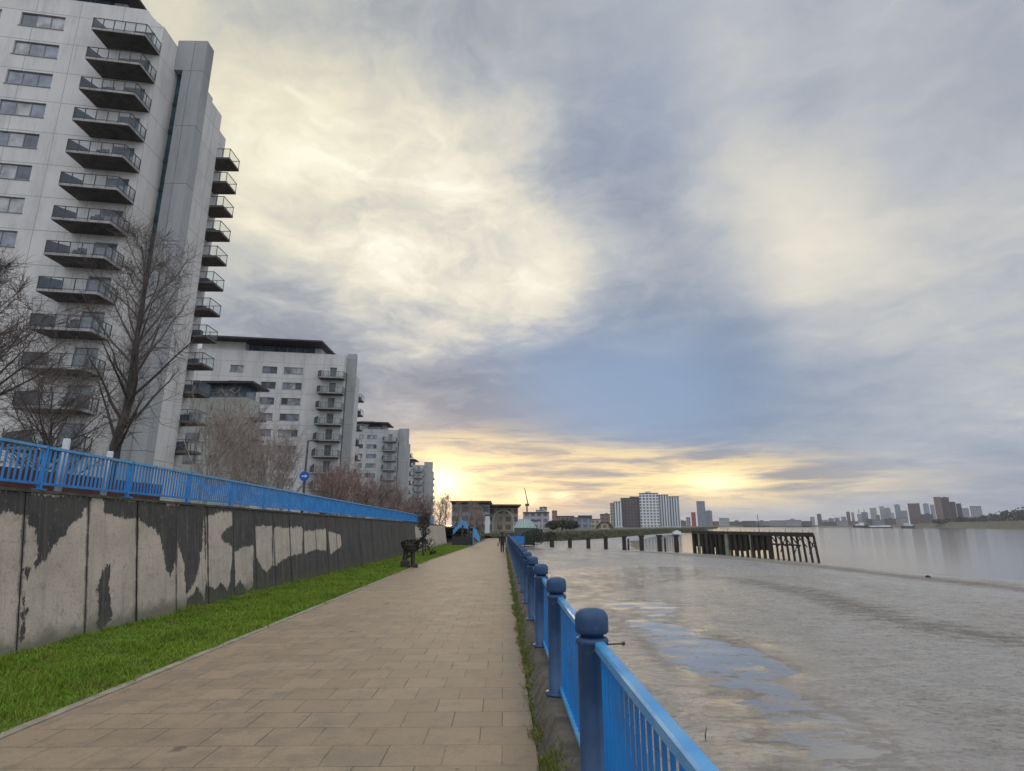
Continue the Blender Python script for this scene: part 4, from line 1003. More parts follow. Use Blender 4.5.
tower('apartment_tower', 'fourth and farthest apartment tower of the row, smallest, against the sunset', (-34.6, 250), 14, 7, 0.8, 27.0, 2.8, 9, 24,
      [(-8.8, -6.2, 2, .9, 2.1), (-12.5, -10.5, 2, .9, 2.1)], (-4.0, -.05, 1.7), (-2.6, -1.4), (29.2, -3.0, 3.0),
      (.25, 3.6, 2.0, 1.8, 28.6), 24, (3.3, 3.81, 11, 25.0, 1.5, 2.8, 8, 21.5), (0.42, 0.44, 0.46), 0)

# low wing between the first two towers
lwg = thing('low_block', 'low pale apartment block with a flat dark roof between the first two towers', 'apartment block', (-38, 80, 1.4))
M['palegreen'] = facade_mat('pale_green_render', (0.42, 0.46, 0.43), (0.4, 0.44, 0.42), 3, 5)
MB().box(-50, -36.3, 80, 84.2, 1.4, 19.4).build('wall', M['palegreen'], lwg)
MB().box(-48, -36.9, 80.6, 83.8, 19.403, 21.2).build('glazing', M['glass_sky'], lwg)
MB().box(-51, -35.3, 78.8, 84.6, 21.203, 21.5).build('roof', M['roofdark'], lwg)
for i, zz in enumerate((16.4, 13.4, 10.4, 7.4)):
    b_ = MB().box(-36.297, -34.9, 80.6, 83.6, zz, zz + .25).build('balcony', M['soffit'], lwg)
    r = MB().box(-34.96, -34.9, 80.6, 83.6, zz + 1.2, zz + 1.25)
    for j in range(6): r.box(-34.95, -34.91, 80.6 + .58 * j, 80.65 + .58 * j, zz + .253, zz + 1.197)
    r.build('railing', M['dark_metal'], b_)
for zz in (16, 13, 10):
    wv = MB().box(-45, -42.5, 79.93, 79.997, zz, zz + 1.3).build('window', M['frame'], lwg); MB().box(-44.9, -42.6, 79.9, 79.928, zz + .1, zz + 1.2).build('pane', M['glass'], wv)

# ---------------------------------------------------------------- trees
def grow(base, h, r0, seed, spread=.5, nlimb=34, first=.25, lean=(0, 0), twig=3, up=.55, wig=.06, sub=7, droop=0.0, form='round', tl=.22, top=.985):
    """returns polylines (pts, radii, level)"""
    g = np.random.default_rng(seed); out = []
    def line(p, d, L, r, n, curve, rend):
        pts = [np.array(p, float)]; d = np.array(d, float); d /= np.linalg.norm(d)
        for i in range(n):
            d = d + g.normal(0, wig, 3) + np.array([0, 0, curve / n]); d /= np.linalg.norm(d)
            pts.append(pts[-1] + d * L / n)
        return np.array(pts), np.linspace(r, rend, n + 1)
    tr, rr = line(base, (lean[0], lean[1], 1), h, r0, 12, .15, r0 * .12)
    rr[0] *= 1.35
    out.append((tr, rr, 0))
    for i in range(nlimb):
        f = first + (1 - first) * ((i + g.random()) / nlimb) ** .9
        f = min(f * top + (1 - top) * first, .985); k = f * 12; j = int(k); p = tr[j] + (tr[min(j + 1, 12)] - tr[j]) * (k - j)
        az_ = i * 2.4 + g.normal(0, .5); L = h * spread * {'cone': 1.05 - f * .8, 'round': 1.0 - abs(f - .45) * 1.05, 'vase': 1.0 - .35 * f}[form] * g.uniform(.65, 1.15)
        d = np.array([cos(az_), sin(az_), up * g.uniform(.5, 1.4) + .35 * f])
        r = r0 * (1 - f) * .42 + .012
        lp, lr = line(p, d, L, r, 7, up * .5 - droop, r * .22)
        out.append((lp, lr, 1))
        for s_ in range(sub):
            q = .18 + .82 * g.random(); k2 = q * 7; j2 = min(int(k2), 6); p2 = lp[j2] + (lp[j2 + 1] - lp[j2]) * (k2 - j2)
            dd = (lp[j2 + 1] - lp[j2]); dd /= np.linalg.norm(dd)
            d2 = dd * .8 + g.normal(0, .6, 3) + np.array([0, 0, .15 - droop * .5]); L2 = L * g.uniform(.2, .5) * (1.15 - q * .6)
            sp, sr = line(p2, d2, L2, max(.01, r * .42 * (1 - q * .5)), 4, .1 - droop, .005)
            out.append((sp, sr, 2))
            for t in range(twig):
                q3 = g.uniform(.15, 1); k3 = q3 * 4; j3 = min(int(k3), 3); p3 = sp[j3] + (sp[j3 + 1] - sp[j3]) * (k3 - j3)
                d3 = (sp[j3 + 1] - sp[j3]); d3 = d3 / np.linalg.norm(d3) + g.normal(0, .75, 3)
                tp, t_r = line(p3, d3, h * tl * .25 * g.uniform(.35, 1.1), .0085, 3, .05 - droop, .004)
                out.append((tp, t_r, 3))
    return out
def tree(name, label, base, h, r0, seed, mt, mc, group=None, tw=1.0, **kw):
    root = thing(name, label, 'tree' if 'shrub' not in name else 'shrub', base, group)
    a, b = MB(), MB()
    for p, r, lv in grow(base, h, r0, seed, **kw):
        if lv == 0: a.tube(p, r, 10)
        elif lv == 1: (a if r[0] > r0 * .25 else b).tube(p, r, 5, False)
        else: b.tube(p, r * tw, 3, False)
    a.build('trunk', mt, root, True); b.build('crown', mc, root)
    return root
T = lambda y: TER + gz(y) - .1
tree('bare_tree', 'tall bare dark tree in front of the tallest tower, behind the wall railing', (-16.2, 24, T(24)), 12.4, .23, 5, M['bark'], M['twig'], tw=.75, nlimb=34, spread=.33, first=.2, sub=13, twig=7, up=.95, tl=.3, lean=(.13, 0), wig=.1)
tree('bare_tree', 'wide bare tree at the left edge, behind the wall railing', (-19.2, 19.5, T(20)), 8.4, .2, 9, M['bark'], M['twig'], tw=.9, nlimb=46, spread=.62, first=.15, sub=13, twig=7, up=.75, tl=.34, wig=.11)
tree('bare_tree', 'thin bare tree at the foot of the tallest tower, between two larger trees', (-22.5, 29, T(29)), 8.0, .12, 14, M['bark'], M['twig'], tw=.95, nlimb=44, spread=.6, first=.1, sub=12, twig=7, up=.8, tl=.34, wig=.11)
b0 = tree('birch_tree', 'pale stemmed bare birch, leftmost of the birches behind the railing', (-17.2, 33, T(33)), 7.2, .11, 21, M['birch'], M['birch_twig'], 'bare birches behind the wall railing', tw=.95, nlimb=34, spread=.6, first=.06, sub=9, twig=6, up=1.7, wig=.1, form='vase', top=.7, tl=.32)
b1 = tree('birch_tree', 'pale stemmed bare birch in front of the low block', (-16.6, 38, T(38)), 7.6, .1, 22, M['birch'], M['birch_twig'], 'bare birches behind the wall railing', tw=.95, nlimb=34, spread=.6, first=.05, sub=9, twig=6, up=1.9, wig=.1, form='vase', top=.7, tl=.32)
dup(b0, (-19.3, 43, T(43)), 1.9, 1.15, 'pale stemmed bare birch standing behind the other birches', 'bare birches behind the wall railing')
dup(b1, (-14.6, 35.5, T(36)), 2.6, .7, 'shortest pale stemmed birch, closest to the railing', 'bare birches behind the wall railing')
dup(b0, (-17.8, 47, T(47)), 4.1, 1.05, 'pale stemmed bare birch just left of the lamp post', 'bare birches behind the wall railing')
r0_ = tree('bushy_shrub', 'reddish twiggy bare shrub just right of the lamp post', (-15.2, 52, T(52)), 5.2, .09, 31, M['birch'], M['red_twig'], 'reddish bare shrubs behind the wall railing', tw=1.1, nlimb=52, spread=.75, first=.02, sub=10, twig=5, up=1.35, wig=.09, form='vase', top=.55, tl=.36)
SHL = ['reddish twiggy bare shrub in front of the second tower balconies', 'reddish twiggy bare shrub below the gap after the second tower', 'reddish twiggy bare shrub in front of the third tower windows',
       'reddish twiggy bare shrub in front of the third tower balconies', 'reddish twiggy bare shrub near the far end of the wall railing', 'reddish twiggy bare shrub below the fourth tower']
for i, (px, Y, s_) in enumerate(((345, 58, 1.12), (362, 66, 1.05), (378, 74, 1.15), (392, 86, 1.1), (408, 98, 1.0), (424, 112, 1.1))):
    X = ay(px, 520, Y)[0]; dup(r0_, (X, Y, T(Y)), i * 1.3 + .4, s_, SHL[i], 'reddish bare shrubs behind the wall railing')
f0 = tree('bare_tree', 'small round bare tree silhouetted under the setting sun', (*ay(446, 520, 170)[:2], LZ), 10.6, .2, 41, M['bark'], M['birch_twig'], tw=2.6, nlimb=34, spread=.34, first=.3, sub=7, twig=3, up=.9)
MIDT = [(440, 95, .62), (455, 105, .6), (468, 115, .66), (476, 135, .72), (483, 160, .62), (500, 170, .5), (432, 78, .55)]
MIDL = ['bare tree at the end of the flood wall', 'bare tree behind the ramp parapet', 'bare tree behind the triangular blue panel', 'bare tree in front of the flat-roofed flats', 'bare tree left of the far end of the path', 'small bare tree at the far end of the path', 'bare tree over the end of the wall railing']
for i, (px, Y, s_) in enumerate(MIDT):
    X = ay(px, 530, Y)[0]; dup(f0, (X, Y, gz(Y) - .05 if Y < 150 else -1.0), i * .9 + .3, s_, MIDL[i], 'bare trees at the end of the promenade')
# slim ivy-clad tree on the verge
iv = thing('ivy_tree', 'slim dark ivy-clad tree on the verge beyond the stand', 'tree', (-5.6, 42, gz(42)))
tk, cr = MB(), MB()
for p, r, lv in grow((-5.6, 42, gz(42)), 3.6, .09, 52, nlimb=26, spread=.3, first=.35, sub=6, twig=3): (tk if lv == 0 else cr).tube(p, r * (1 if lv == 0 else 1.8), 6 if lv == 0 else 3, False)
lf = MB()
for i in range(500):
    zz = rng.uniform(.9, 2.9); rr_ = .13 + .3 * max(0, 1 - abs(zz - 1.8) / .5) * rng.random() + (.3 * rng.random() if zz > 2 else 0); t = rng.uniform(0, 2 * pi); p = Vector((-5.6 + rr_ * cos(t), 42 + rr_ * sin(t), gz(42) + zz))
    d1 = Vector([rng.uniform(-1, 1) for _ in range(3)]).normalized() * .06; d2 = Vector([rng.uniform(-1, 1) for _ in range(3)]).normalized() * .06
    lf.quad(p - d1, p + d2, p + d1, p - d2)
tk.build('trunk', M['bark'], iv); cr.build('crown', M['twig'], iv); lf.build('ivy', M['ivy'], iv)
def clump(name, label, cat, c, rad, n, size, m, group=None, trunk=True, seed=1, kind=None):
    g = np.random.default_rng(seed); root = thing(name, label, cat, (c[0], c[1], c[2]), group)
    mb = MB()
    lobes = [(g.normal(0, .42, 3) * np.array([1, 1, .5]), g.uniform(.45, .75)) for _ in range(9)]
    for i in range(n):
        lc, lr = lobes[i % len(lobes)]; v = g.normal(0, 1, 3); v /= np.linalg.norm(v); v = (lc + v * lr * g.uniform(.55, 1) ** .5) * np.array(rad)
        p = Vector((c[0] + v[0], c[1] + v[1], max(c[2] + .05, c[2] + rad[2] * .95 + v[2])))
        d1 = Vector(g.normal(0, 1, 3)).normalized() * size * g.uniform(.6, 1.3); d2 = Vector(g.normal(0, 1, 3)).normalized() * size
        mb.quad(p - d1, p + d2, p + d1, p - d2)
    mb.build('crown', m, root)
    if trunk: MB().tube([(c[0], c[1], c[2] - .3), (c[0], c[1], c[2] + rad[2])], [rad[0] * .08 + .03, rad[0] * .04], 6).build('trunk', M['bark'], root)
    return root
clump('shrub', 'small rounded dark shrub on the verge beside the ivy-clad tree', 'shrub', (-5.05, 42.5, gz(42)), (.22, .22, .2), 160, .06, M['ivy'], seed=3)
clump('shrub', 'low tangled shrub against the pale end of the flood wall', 'shrub', (-6.5, 50, gz(50)), (.8, .9, .7), 260, .09, M['ivy'], seed=4)
clump('shrub', 'bushy scrub hanging over the flood wall top by the end of the railing', 'shrub', (-7.9, 54, 1.4), (1.2, 3.0, .9), 600, .12, M['ivy'], seed=5)
clump('shrub', 'green shrub at the left of the far end of the path', 'shrub', (-4.6, 100, -.8), (1.6, 4, .9), 500, .16, M['scrub'], seed=6)

# ---------------------------------------------------------------- lamp with its sign
lx, ly = ay(303, 500, 45)[0], 45.0; lt = 8.2
lp = thing('street_lamp', 'slim dark street lamp with a flat arm, in front of the second tower', 'street lamp', (lx, ly, T(45)))
MB().tube([(lx, ly, T(45)), (lx, ly, 3.6), (lx, ly, lt)], [.12, .1, .075], 12).build('pole', M['lampgrey'], lp, True)
MB().tube([(lx, ly, lt - .03), (lx + .35, ly, lt + .02)], .05, 8).build('arm', M['lampgrey'], lp)
MB().bbox(lx + .3, lx + .85, ly - .12, ly + .12, lt - .03, lt + .07, .03).build('lamp_head', M['lampgrey'], lp)
sg = thing('road_sign', 'round blue sign with a small white mark on the street lamp pole', 'sign', (lx, ly - .12, 5.4))
dsk = MB().lathe([(.38, -.015), (.38, .015)], (0, 0, 0), 28); dsk.v = [(lx + x, ly - .14 + z, 5.42 + y) for x, y, z in dsk.v]; dsk.build('disc', M['signblue'], sg)
MB().prism_y([(lx - .2, 5.38), (lx + .06, 5.38), (lx + .06, 5.29), (lx + .24, 5.42), (lx + .06, 5.55), (lx + .06, 5.46), (lx - .2, 5.46)], ly - .162, ly - .1575).build('mark', M['signwhite'], sg)
MB().box(lx - .04, lx + .04, ly - .12, ly - .085, 5.2, 5.65).build('clip', M['lampgrey'], sg)

# ---------------------------------------------------------------- old piles in the mud
PILES = [(534, 548, 540.5, .35), (552, 549, 537, .9), (570, 549.2, 537, .85), (588.5, 549.4, 536.6, .85), (606, 549.6, 536, .85), (624.5, 550, 535.6, .85), (642, 550.8, 535.2, .85), (660, 551.6, 534.8, .85), (677, 552.4, 534.5, .85)]
PL = ['leftmost and thinnest old timber pile in the mud', 'second old timber pile from the left in the mudflat row', 'third old timber pile from the left in the mudflat row', 'fourth old timber pile from the left in the mudflat row',
      'middle old timber pile of the mudflat row', 'old timber pile with a thin stump beside it, left of the water', 'old timber pile standing at the edge of the shallow water', 'old timber pile in the shallow water with a thin post beside it', 'old timber pile nearest the jetty']
for i, (px, yb, yt, w_) in enumerate(PILES):
    b = az(px, yb, -3.05); t = ay(px, yt, b[1]); c = (b[0], b[1], -4.2)
    o = thing('timber_pile', PL[i], 'pile', (b[0], b[1], -3.2), 'old timber piles standing in the mud')
    r = w_ * .5; g = np.random.default_rng(i)
    pr = MB(); n = 9
    prof = [(r * g.uniform(.92, 1.06), z) for z in np.linspace(-4.4, t[2] - .35, 7)]
    pr.lathe(prof, (b[0], b[1], 0), n); pr.build('shaft', M['timber'], o)
    MB().box(b[0] - r * 1.12, b[0] + r * 1.12, b[1] - r * 1.1, b[1] + r * 1.1, t[2] - .349, t[2]).build('cap', M['timber'], o)
for i, (px, yb, yt, lab) in enumerate(((628.5, 550, 538.5, 'thin timber stump beside a thick pile, left of the water'), (665.5, 552, 538, 'thin timber post in the shallow water beside a thick pile'))):
    b = az(px, yb, -3.1); t = ay(px, yt, b[1])
    tag(MB().tube([(b[0], b[1], -4), (b[0] + .03, b[1], t[2])], [.2, .17], 8).build('stump', M['timber'], loc=(b[0], b[1], -3.2)), lab, 'stump')

# ---------------------------------------------------------------- jetty
jt = thing('jetty', 'dark derelict timber jetty on raking legs standing in the river', 'jetty', (*az(760, 557, WATER)[:2], WATER))
A = az(693, 553, WATER); B = az(819, 563, WATER)
def jp(f, back=0.0):
    x = A[0] + (B[0] - A[0]) * f; y = A[1] + (B[1] - A[1]) * f
    L = math.hypot(x, y); return (x + x / L * back, y + y / L * back)
def zdeck(f): return .62 + .12 * f
def jbar(mb, f0, f1, b0, b1, z0, z1):
    p = [jp(f0, b0), jp(f1, b0), jp(f1, b1), jp(f0, b1)]; mb.hexa([(*q, z0) for q in p], [(*q, z1) for q in p]); return mb
jbar(MB(), -.0, .985, 0, 9, .3, .62).build('deck', M['timber_deck'], jt)
jbar(MB(), .0, .99, -.25, -.003, .12, .7).build('fascia', M['timber'], jt)
sd = MB()
for i in range(26):
    f = .02 + .94 * i / 25; jbar(sd, f - .001, f + .002, -.2, -.05, .702, .702 + (.35 + .5 * rng.random() if i % 3 == 0 else .12 + .15 * rng.random()))
sd.build('stub', M['timber'], jt)
for i in range(9):
    f = .702 + .0356 * i; rk = .012 + .0017 * i
    for bk_ in (.3, 5.0):
        p = jp(f, bk_); q = jp(f + rk * (.55 + .25 * i / 8), bk_)
        MB().tube([(*p, .3), (*q, -5)], [.17, .16], 7).build('leg', M['timber'], jt)
for i in range(6):
    f = .705 + .047 * i; p = jp(f, .25); q = jp(f + .047, .25)
    MB().tube([(*p, .1), (*q, -1.3)], .09, 5).build('brace', M['timber'], jt)
    if i < 4: MB().tube([(*jp(f + .003, .1), -1.05), (*jp(f + .052, .1), -1.1)], .13, 5).build('brace', M['timber'], jt)
    if i % 2: MB().tube([(*jp(f + .05, .3), -.2), (*jp(f + .01, .3), -2.2)], .07, 5).build('brace', M['timber'], jt)
# boarded, weed-hung part on the left
for i in range(16):
    f = .02 + .67 * i / 15
    for bk_ in ((.3, 8) if i % 2 else (.35, 4)):
        MB().tube([(*jp(f, bk_), .3), (*jp(f + .004, bk_), -5)], .24 if i % 3 else .34, 7).build('leg', M['timber'], jt)
for f0_, f1_, zt, zb_, m_ in ((.115, .225, .2, -5, 'timber'), (.25, .335, .25, -5, 'weed'), (.36, .50, .2, -2.4, 'weed'), (.5, .62, .15, -2.2, 'timber'), (.62, .69, .1, -1.9, 'timber')):
    jbar(MB(), f0_, f1_, .7, .95, zb_, zt).build('sheeting', M[m_], jt)
jbar(MB(), .02, .7, 4.5, 4.7, -2.2, .25).build('sheeting', M['timber'], jt)
for f_, w_, m_ in ((.075, .25, 'palecol'), (.345, .5, 'palecol'), (.155, .22, 'timber_deck'), (.545, .22, 'palecol')):
    MB().tube([(*jp(f_, -.05), .25), (*jp(f_, -.05), -5)], w_ * .7, 10).build('column', M[m_], jt)
MB().tube([(*jp(.62, 5), .6), (*jp(.62, 5), 3.4)], .05, 6).build('mast', M['dark_metal'], jt)

# ---------------------------------------------------------------- buildings beyond, left to right
def block(px0, px1, ytop, Y, dep, m, label, cat='building', name='tower_block', zb=LZ, roofm=None, plant=True, group=None, steps=None):
    p0, p1 = ay(px0, ytop, Y), ay(px1, ytop, Y); c = Vector(((p0[0] + p1[0]) / 2, Y)); v = c.normalized(); h = Vector((v.y, -v.x))
    if Y < 300: v = Vector((0, 1)); h = Vector((1, 0))
    w = (Vector(p1[:2]) - Vector(p0[:2])).dot(h) if Y < 300 else (p1[0] - p0[0]) * v.y / (1.0 + 0 * v.x); zt = ay((px0 + px1) / 2, ytop, Y)[2]
    o = thing(name, label, cat, (c.x, c.y, zb), group)
    def bx(a0, a1, d0, d1, z0, z1, nm, mm, par):
        # mesh in the building's own frame, turned on its base
        ob = bpy.data.objects.new(nm, MB().box(a0, a1, d0, d1, z0 - zb, z1 - zb).mesh(nm, mm)); COL.objects.link(ob); ob.parent = par; ROOT[ob.name] = (c.x, c.y, zb); return ob
    o.rotation_euler = (0, 0, math.atan2(h.y, h.x))
    bx(-w / 2, w / 2, 0, dep, zb, zt, 'wall', m, o)
    rf = bx(-w * .51, w * .51, -.02 * dep, dep * 1.01, zt + .003, zt + .015 * w + .35, 'roof', roofm or M['lampgrey'], o)
    if plant:
        k = rng.uniform(-.3, .0); bx(w * k, w * (k + .3), dep * .3, dep * .6, zt + .015 * w + .353, zt + .36 + .11 * w, 'roof_plant', m, o)
    return o
FM = {}
def fmat(k):
    if k not in FM:
        wall, gl, w, h = {'brown': ((.22, .145, .115), (.08, .08, .09), 3.4, 3.1), 'dkbrown': ((.1, .08, .08), (.05, .055, .07), 3.2, 3.1), 'grey': ((.3, .31, .33), (.12, .14, .17), 3.5, 3.2),
            'blue': ((.2, .235, .28), (.11, .14, .185), 4, 3.5), 'pale': ((.36, .38, .4), (.15, .17, .2), 3.6, 3.1), 'white': ((.62, .64, .66), (.1, .13, .17), 3.4, 3.0), 'dark': ((.06, .065, .075), (.04, .045, .06), 3.6, 3.2),
            'buff': ((.42, .34, .25), (.13, .135, .14), 3.2, 3.0), 'red': ((.42, .03, .035), (.3, .03, .035), 4, 3), 'strip': ((.6, .63, .66), (.09, .115, .15), 2.6, 40)}[k]
        FM[k] = far_mat('facade_' + k, wall, gl, w, h, .22 if k != 'strip' else .28)
    return FM[k]
# flats at the end of the promenade
fl = block(452, 489, 504.5, 210, 18, fmat('pale'), 'block of flats with an overhanging flat roof, left of the path end', 'flats', 'flats', plant=False)
x0 = ay(450, 504, 205)[0]; x1 = ay(491, 504, 205)[0]; zt = ay(470, 504, 205)[2]
MB().box(x0, x1, 204, 232, zt + .6, zt + 1.1).build('canopy_roof', M['canopy'], fl)
f2 = block(490, 518, 508, 225, 16, fmat('buff'), 'buff block of flats with arched pale frame, straight beyond the path', 'flats', 'flats', plant=False)
x0 = ay(489, 507, 218)[0]; x1 = ay(521, 507, 218)[0]; zt = ay(505, 507, 218)[2]
MB().box(x0, x1, 217, 243, zt + .5, zt + .95).build('canopy_roof', M['canopy'], f2)
arc = MB(); cx_, cz_ = ay(503, 522, 221)[0], ay(503, 522, 221)[2]
pts_ = [(cx_ + 3.9 * cos(t), 221.5, cz_ + 4.4 * sin(t)) for t in np.linspace(pi, 0, 15)]
arc.tube([(cx_ - 3.9, 221.5, LZ)] + pts_ + [(cx_ + 3.9, 221.5, LZ)], .4, 6); arc.build('arch_frame', M['palegreen'], f2)
block(484.8, 490, 516, 160, 4, fmat('white'), 'narrow white building piece beside the path end', 'building', 'annexe', plant=False)
block(470, 482, 509.5, 190, 8, fmat('brown'), 'brown gabled building behind bare trees left of the path end', 'building', 'annexe', plant=False)
# glass-green pavilion
pv = thing('pavilion', 'pale green glass-roofed pavilion beyond the end of the railing', 'pavilion', (*ay(525, 530, 120)[:2], -1.1))
M['greenglass'] = mat('green_patina_roof', (0.2, 0.34, 0.29), (0.15, 0.27, 0.235), .5, .35)
p0 = ay(515, 528, 120); p1 = ay(535, 527, 120); zt = ay(525, 519, 120)[2]
MB().box(p0[0], p1[0], 120, 126, -2.2, p0[2]).build('wall', M['darkleaf'] if False else mat('pavilion_wall', (.05, .07, .06), (.08, .1, .09), .6, .5), pv)
n_ = MB(); xm0, xm1 = p0[0] + 1.0, p1[0] - 1.1
n_.add([(p0[0] - .2, 119.8, p0[2] + .003), (p1[0] + .2, 119.8, p0[2] + .003), (p1[0] + .2, 126.2, p0[2] + .003), (p0[0] - .2, 126.2, p0[2] + .003), (xm0, 122, zt), (xm1, 122, zt), (xm1, 124, zt), (xm0, 124, zt)],
       [(3, 2, 1, 0), (4, 5, 6, 7), (0, 1, 5, 4), (1, 2, 6, 5), (2, 3, 7, 6), (3, 0, 4, 7)]); pr = n_.build('roof', M['greenglass'], pv)
rb = MB()
for i in range(7): f = i / 6; rb.tube([(p0[0] - .2 + (p1[0] - p0[0] + .4) * f, 119.78, p0[2] + .05), (xm0 + (xm1 - xm0) * f, 121.98, zt + .05)], .06, 5)
rb.build('roof_rib', M['white_post'], pr)
block(523, 549, 513, 330, 30, fmat('grey'), 'long low grey building behind the green pavilion', 'building', 'building')
block(539.5, 547, 507.5, 420, 12, fmat('pale'), 'pale stubby tower rising behind the long grey building', 'building')
block(552, 557, 511, 400, 9, fmat('brown'), 'small brown square tower beside the dark evergreen trees', 'building', plant=False)
block(556, 574, 516.5, 480, 20, fmat('brown'), 'low brown roofs behind the dark evergreen trees', 'building', 'building', plant=False)
block(573, 591, 518, 380, 20, fmat('blue'), 'pale blue shed with a flat roof beyond the embankment', 'shed', 'shed', roofm=M['lampgrey'], plant=False)
block(578, 592, 516, 470, 20, fmat('dark'), 'dark roofed building behind the pale blue shed', 'building', 'building', plant=False)
block(590, 600, 519.5, 420, 16, fmat('buff'), 'low buff building left of the arched shelter', 'building', 'building', plant=False)
block(600, 610, 514.5, 520, 20, fmat('brown'), 'brown building just left of the white apartment cluster', 'building', 'building')
block(523, 540, 521, 290, 14, fmat('pale'), 'pale terrace of houses with many windows right of the pavilion', 'houses', 'terrace_house', plant=False)
sh_ = thing('arched_shelter', 'low shelter with a dark arched roof beyond the embankment', 'shelter', (*ay(604, 528, 340)[:2], LZ))
c0 = ay(597, 529, 340); c1 = ay(612.5, 529, 340); ct = ay(604, 522, 340)[2]; mx = (c0[0] + c1[0]) / 2; hw = (c1[0] - c0[0]) / 2
MB().tube([(mx + hw * cos(t), 340, LZ + (ct - LZ) * sin(t)) for t in np.linspace(pi, 0, 13)], .5, 6).build('roof', M['roofdark'], sh_)
MB().box(mx - hw * .85, mx + hw * .85, 341, 350, LZ, LZ + (ct - LZ) * .75).build('wall', fmat('buff'), sh_)
# tower crane
ck = ay(527, 512, 420); c_top = ay(527, 506, 420); j0 = ay(528.2, 505, 420); j1 = ay(524.5, 488, 420)
cr_ = thing('tower_crane', 'thin luffing tower crane against the orange sky', 'crane', (ck[0], 420, LZ))
MB().tube([(ck[0], 420, LZ), (ck[0], 420, c_top[2])], .5, 4).build('mast', M['dark_metal'], cr_)
MB().tube([j0, j1], [.45, .22], 4).build('jib', M['dark_metal'], cr_)
MB().box(ck[0] - 1.3, ck[0] + 1.6, 419, 421, c_top[2], c_top[2] + 1.6).build('cab', M['dark_metal'], cr_)
# white apartment cluster: curved stepped blocks, each one a thing
CL = [(610, 614.5, 503.5, 612, 'buff', 'lowest left block of the riverside apartment cluster, buff end wall'), (613.5, 622, 502, 606, 'strip', 'left block of the riverside apartment cluster with white strips'), (620.5, 639, 498.5, 608, 'dkbrown', 'brown brick block in the riverside apartment cluster'),
      (631, 640, 497, 618, 'grey', 'grey block rising behind the brown one in the apartment cluster'), (639, 658, 493.5, 600, 'white', 'tallest white block with gridded front in the riverside apartment cluster'), (658.2, 668, 495, 603, 'strip', 'white striped block right of the tallest in the apartment cluster'), (668.2, 679, 496.8, 608, 'strip', 'rightmost white striped block of the apartment cluster')]
for a_, b_, t_, Y_, k_, l_ in CL: block(a_, b_, t_, Y_, 22, fmat(k_), l_, 'apartment block', 'apartment_block', plant=(a_ in (639, 620.5)), group='riverside apartment cluster beyond the piles')
# embankment trees and scrub
clump('evergreen_tree', 'broad dark evergreen left of the pale blue shed', 'tree', (*ay(562, 528, 270)[:2], LZ), (5.2, 5, 2.7), 900, .5, M['darkleaf'], 'dark trees on the embankment', seed=11)
clump('evergreen_tree', 'rounded dark evergreen touching the pale blue shed', 'tree', (*ay(571, 528, 285)[:2], LZ), (3.2, 4, 2.6), 700, .5, M['darkleaf'], 'dark trees on the embankment', seed=12)
clump('evergreen_tree', 'small dark evergreen right of the long grey building', 'tree', (*ay(553, 529, 250)[:2], LZ), (2.6, 3, 2.0), 500, .45, M['darkleaf'], 'dark trees on the embankment', seed=13)
clump('hedge', 'dark hedge beside the end of the railing', 'hedge', (*ay(531, 536, 110)[:2], -1.8), (2.3, 5, 1.5), 1100, .2, M['darkleaf'], seed=14, trunk=False)
clump('bush', 'dark bush on the lower bank among the first piles', 'bush', (*ay(551, 541, 150)[:2], -2.2), (1.6, 2, 1.3), 400, .3, M['darkleaf'], seed=15, trunk=False)
def bank_s(n):
    i = nrng.integers(0, len(BK) - 1, n); f = nrng.random(n); g = nrng.random(n) ** .7
    a = np.array(BK); b = np.array(BT)
    p = a[i] + (a[i + 1] - a[i]) * f[:, None]; q = b[i] + (b[i + 1] - b[i]) * f[:, None]; q = q + (q - p) * nrng.random(n)[:, None] * .9 * (g > .9)[:, None]
    s = p + (q - p) * (.12 + .88 * g)[:, None]
    return np.column_stack([s, np.minimum(-3.6 + 3.0 * (.12 + .88 * g), LZ), .5 + 1.0 * nrng.random(n)])
tag(blades('scrub', 30000, bank_s, .12, .5, M['scrub'], lambda P: .5 + 0 * P[:, 0]), 'scrub and rough grass covering the embankment beyond the mud', 'scrub')
# towers in the middle distance
block(686, 690.3, 517.5, 1150, 12, fmat('blue'), 'short pale block left of the red-sided tower', 'tower', plant=False)
block(691, 695.4, 512.5, 1150, 14, fmat('red'), 'slab with a bright red flank beside the tall glass tower', 'tower', plant=False)
block(696.2, 704.6, 501.5, 1140, 16, fmat('blue'), 'tall slim glass tower in the middle distance', 'tower', plant=False)
block(705.4, 711.8, 511, 1160, 14, fmat('grey'), 'grey tower right of the tall glass tower', 'tower')
block(719, 729, 518.3, 1250, 20, fmat('pale'), 'squat pale building above the left end of the jetty', 'building', 'building', plant=False)
for i, (a_, b_, t_, k_) in enumerate(((679, 686, 521, 'dark'), (712, 719, 521.5, 'dkbrown'), (729, 742, 521.8, 'dkbrown'), (742, 756, 521.2, 'dark'), (756, 770, 521.6, 'blue'), (770, 786, 520.8, 'grey'), (786, 801, 520.3, 'grey'), (801, 812, 521.4, 'dkbrown'))):
    lab = ['low dark building between the white cluster and the slim towers', 'low brown building between grey tower and squat pale building', 'low brown rooftops right of the squat pale building', 'low dark rooftops above the middle of the jetty', 'low bluish rooftops left of the jetty mast', 'low grey rooftops behind the jetty mast', 'low grey rooftops above the open legs of the jetty', 'low brown rooftops above the right end of the jetty'][i]
    block(a_, b_, t_, 1500 + 40 * (i % 3), 60, fmat(k_), lab, 'buildings', 'waterfront_building', plant=(i % 2 == 0))
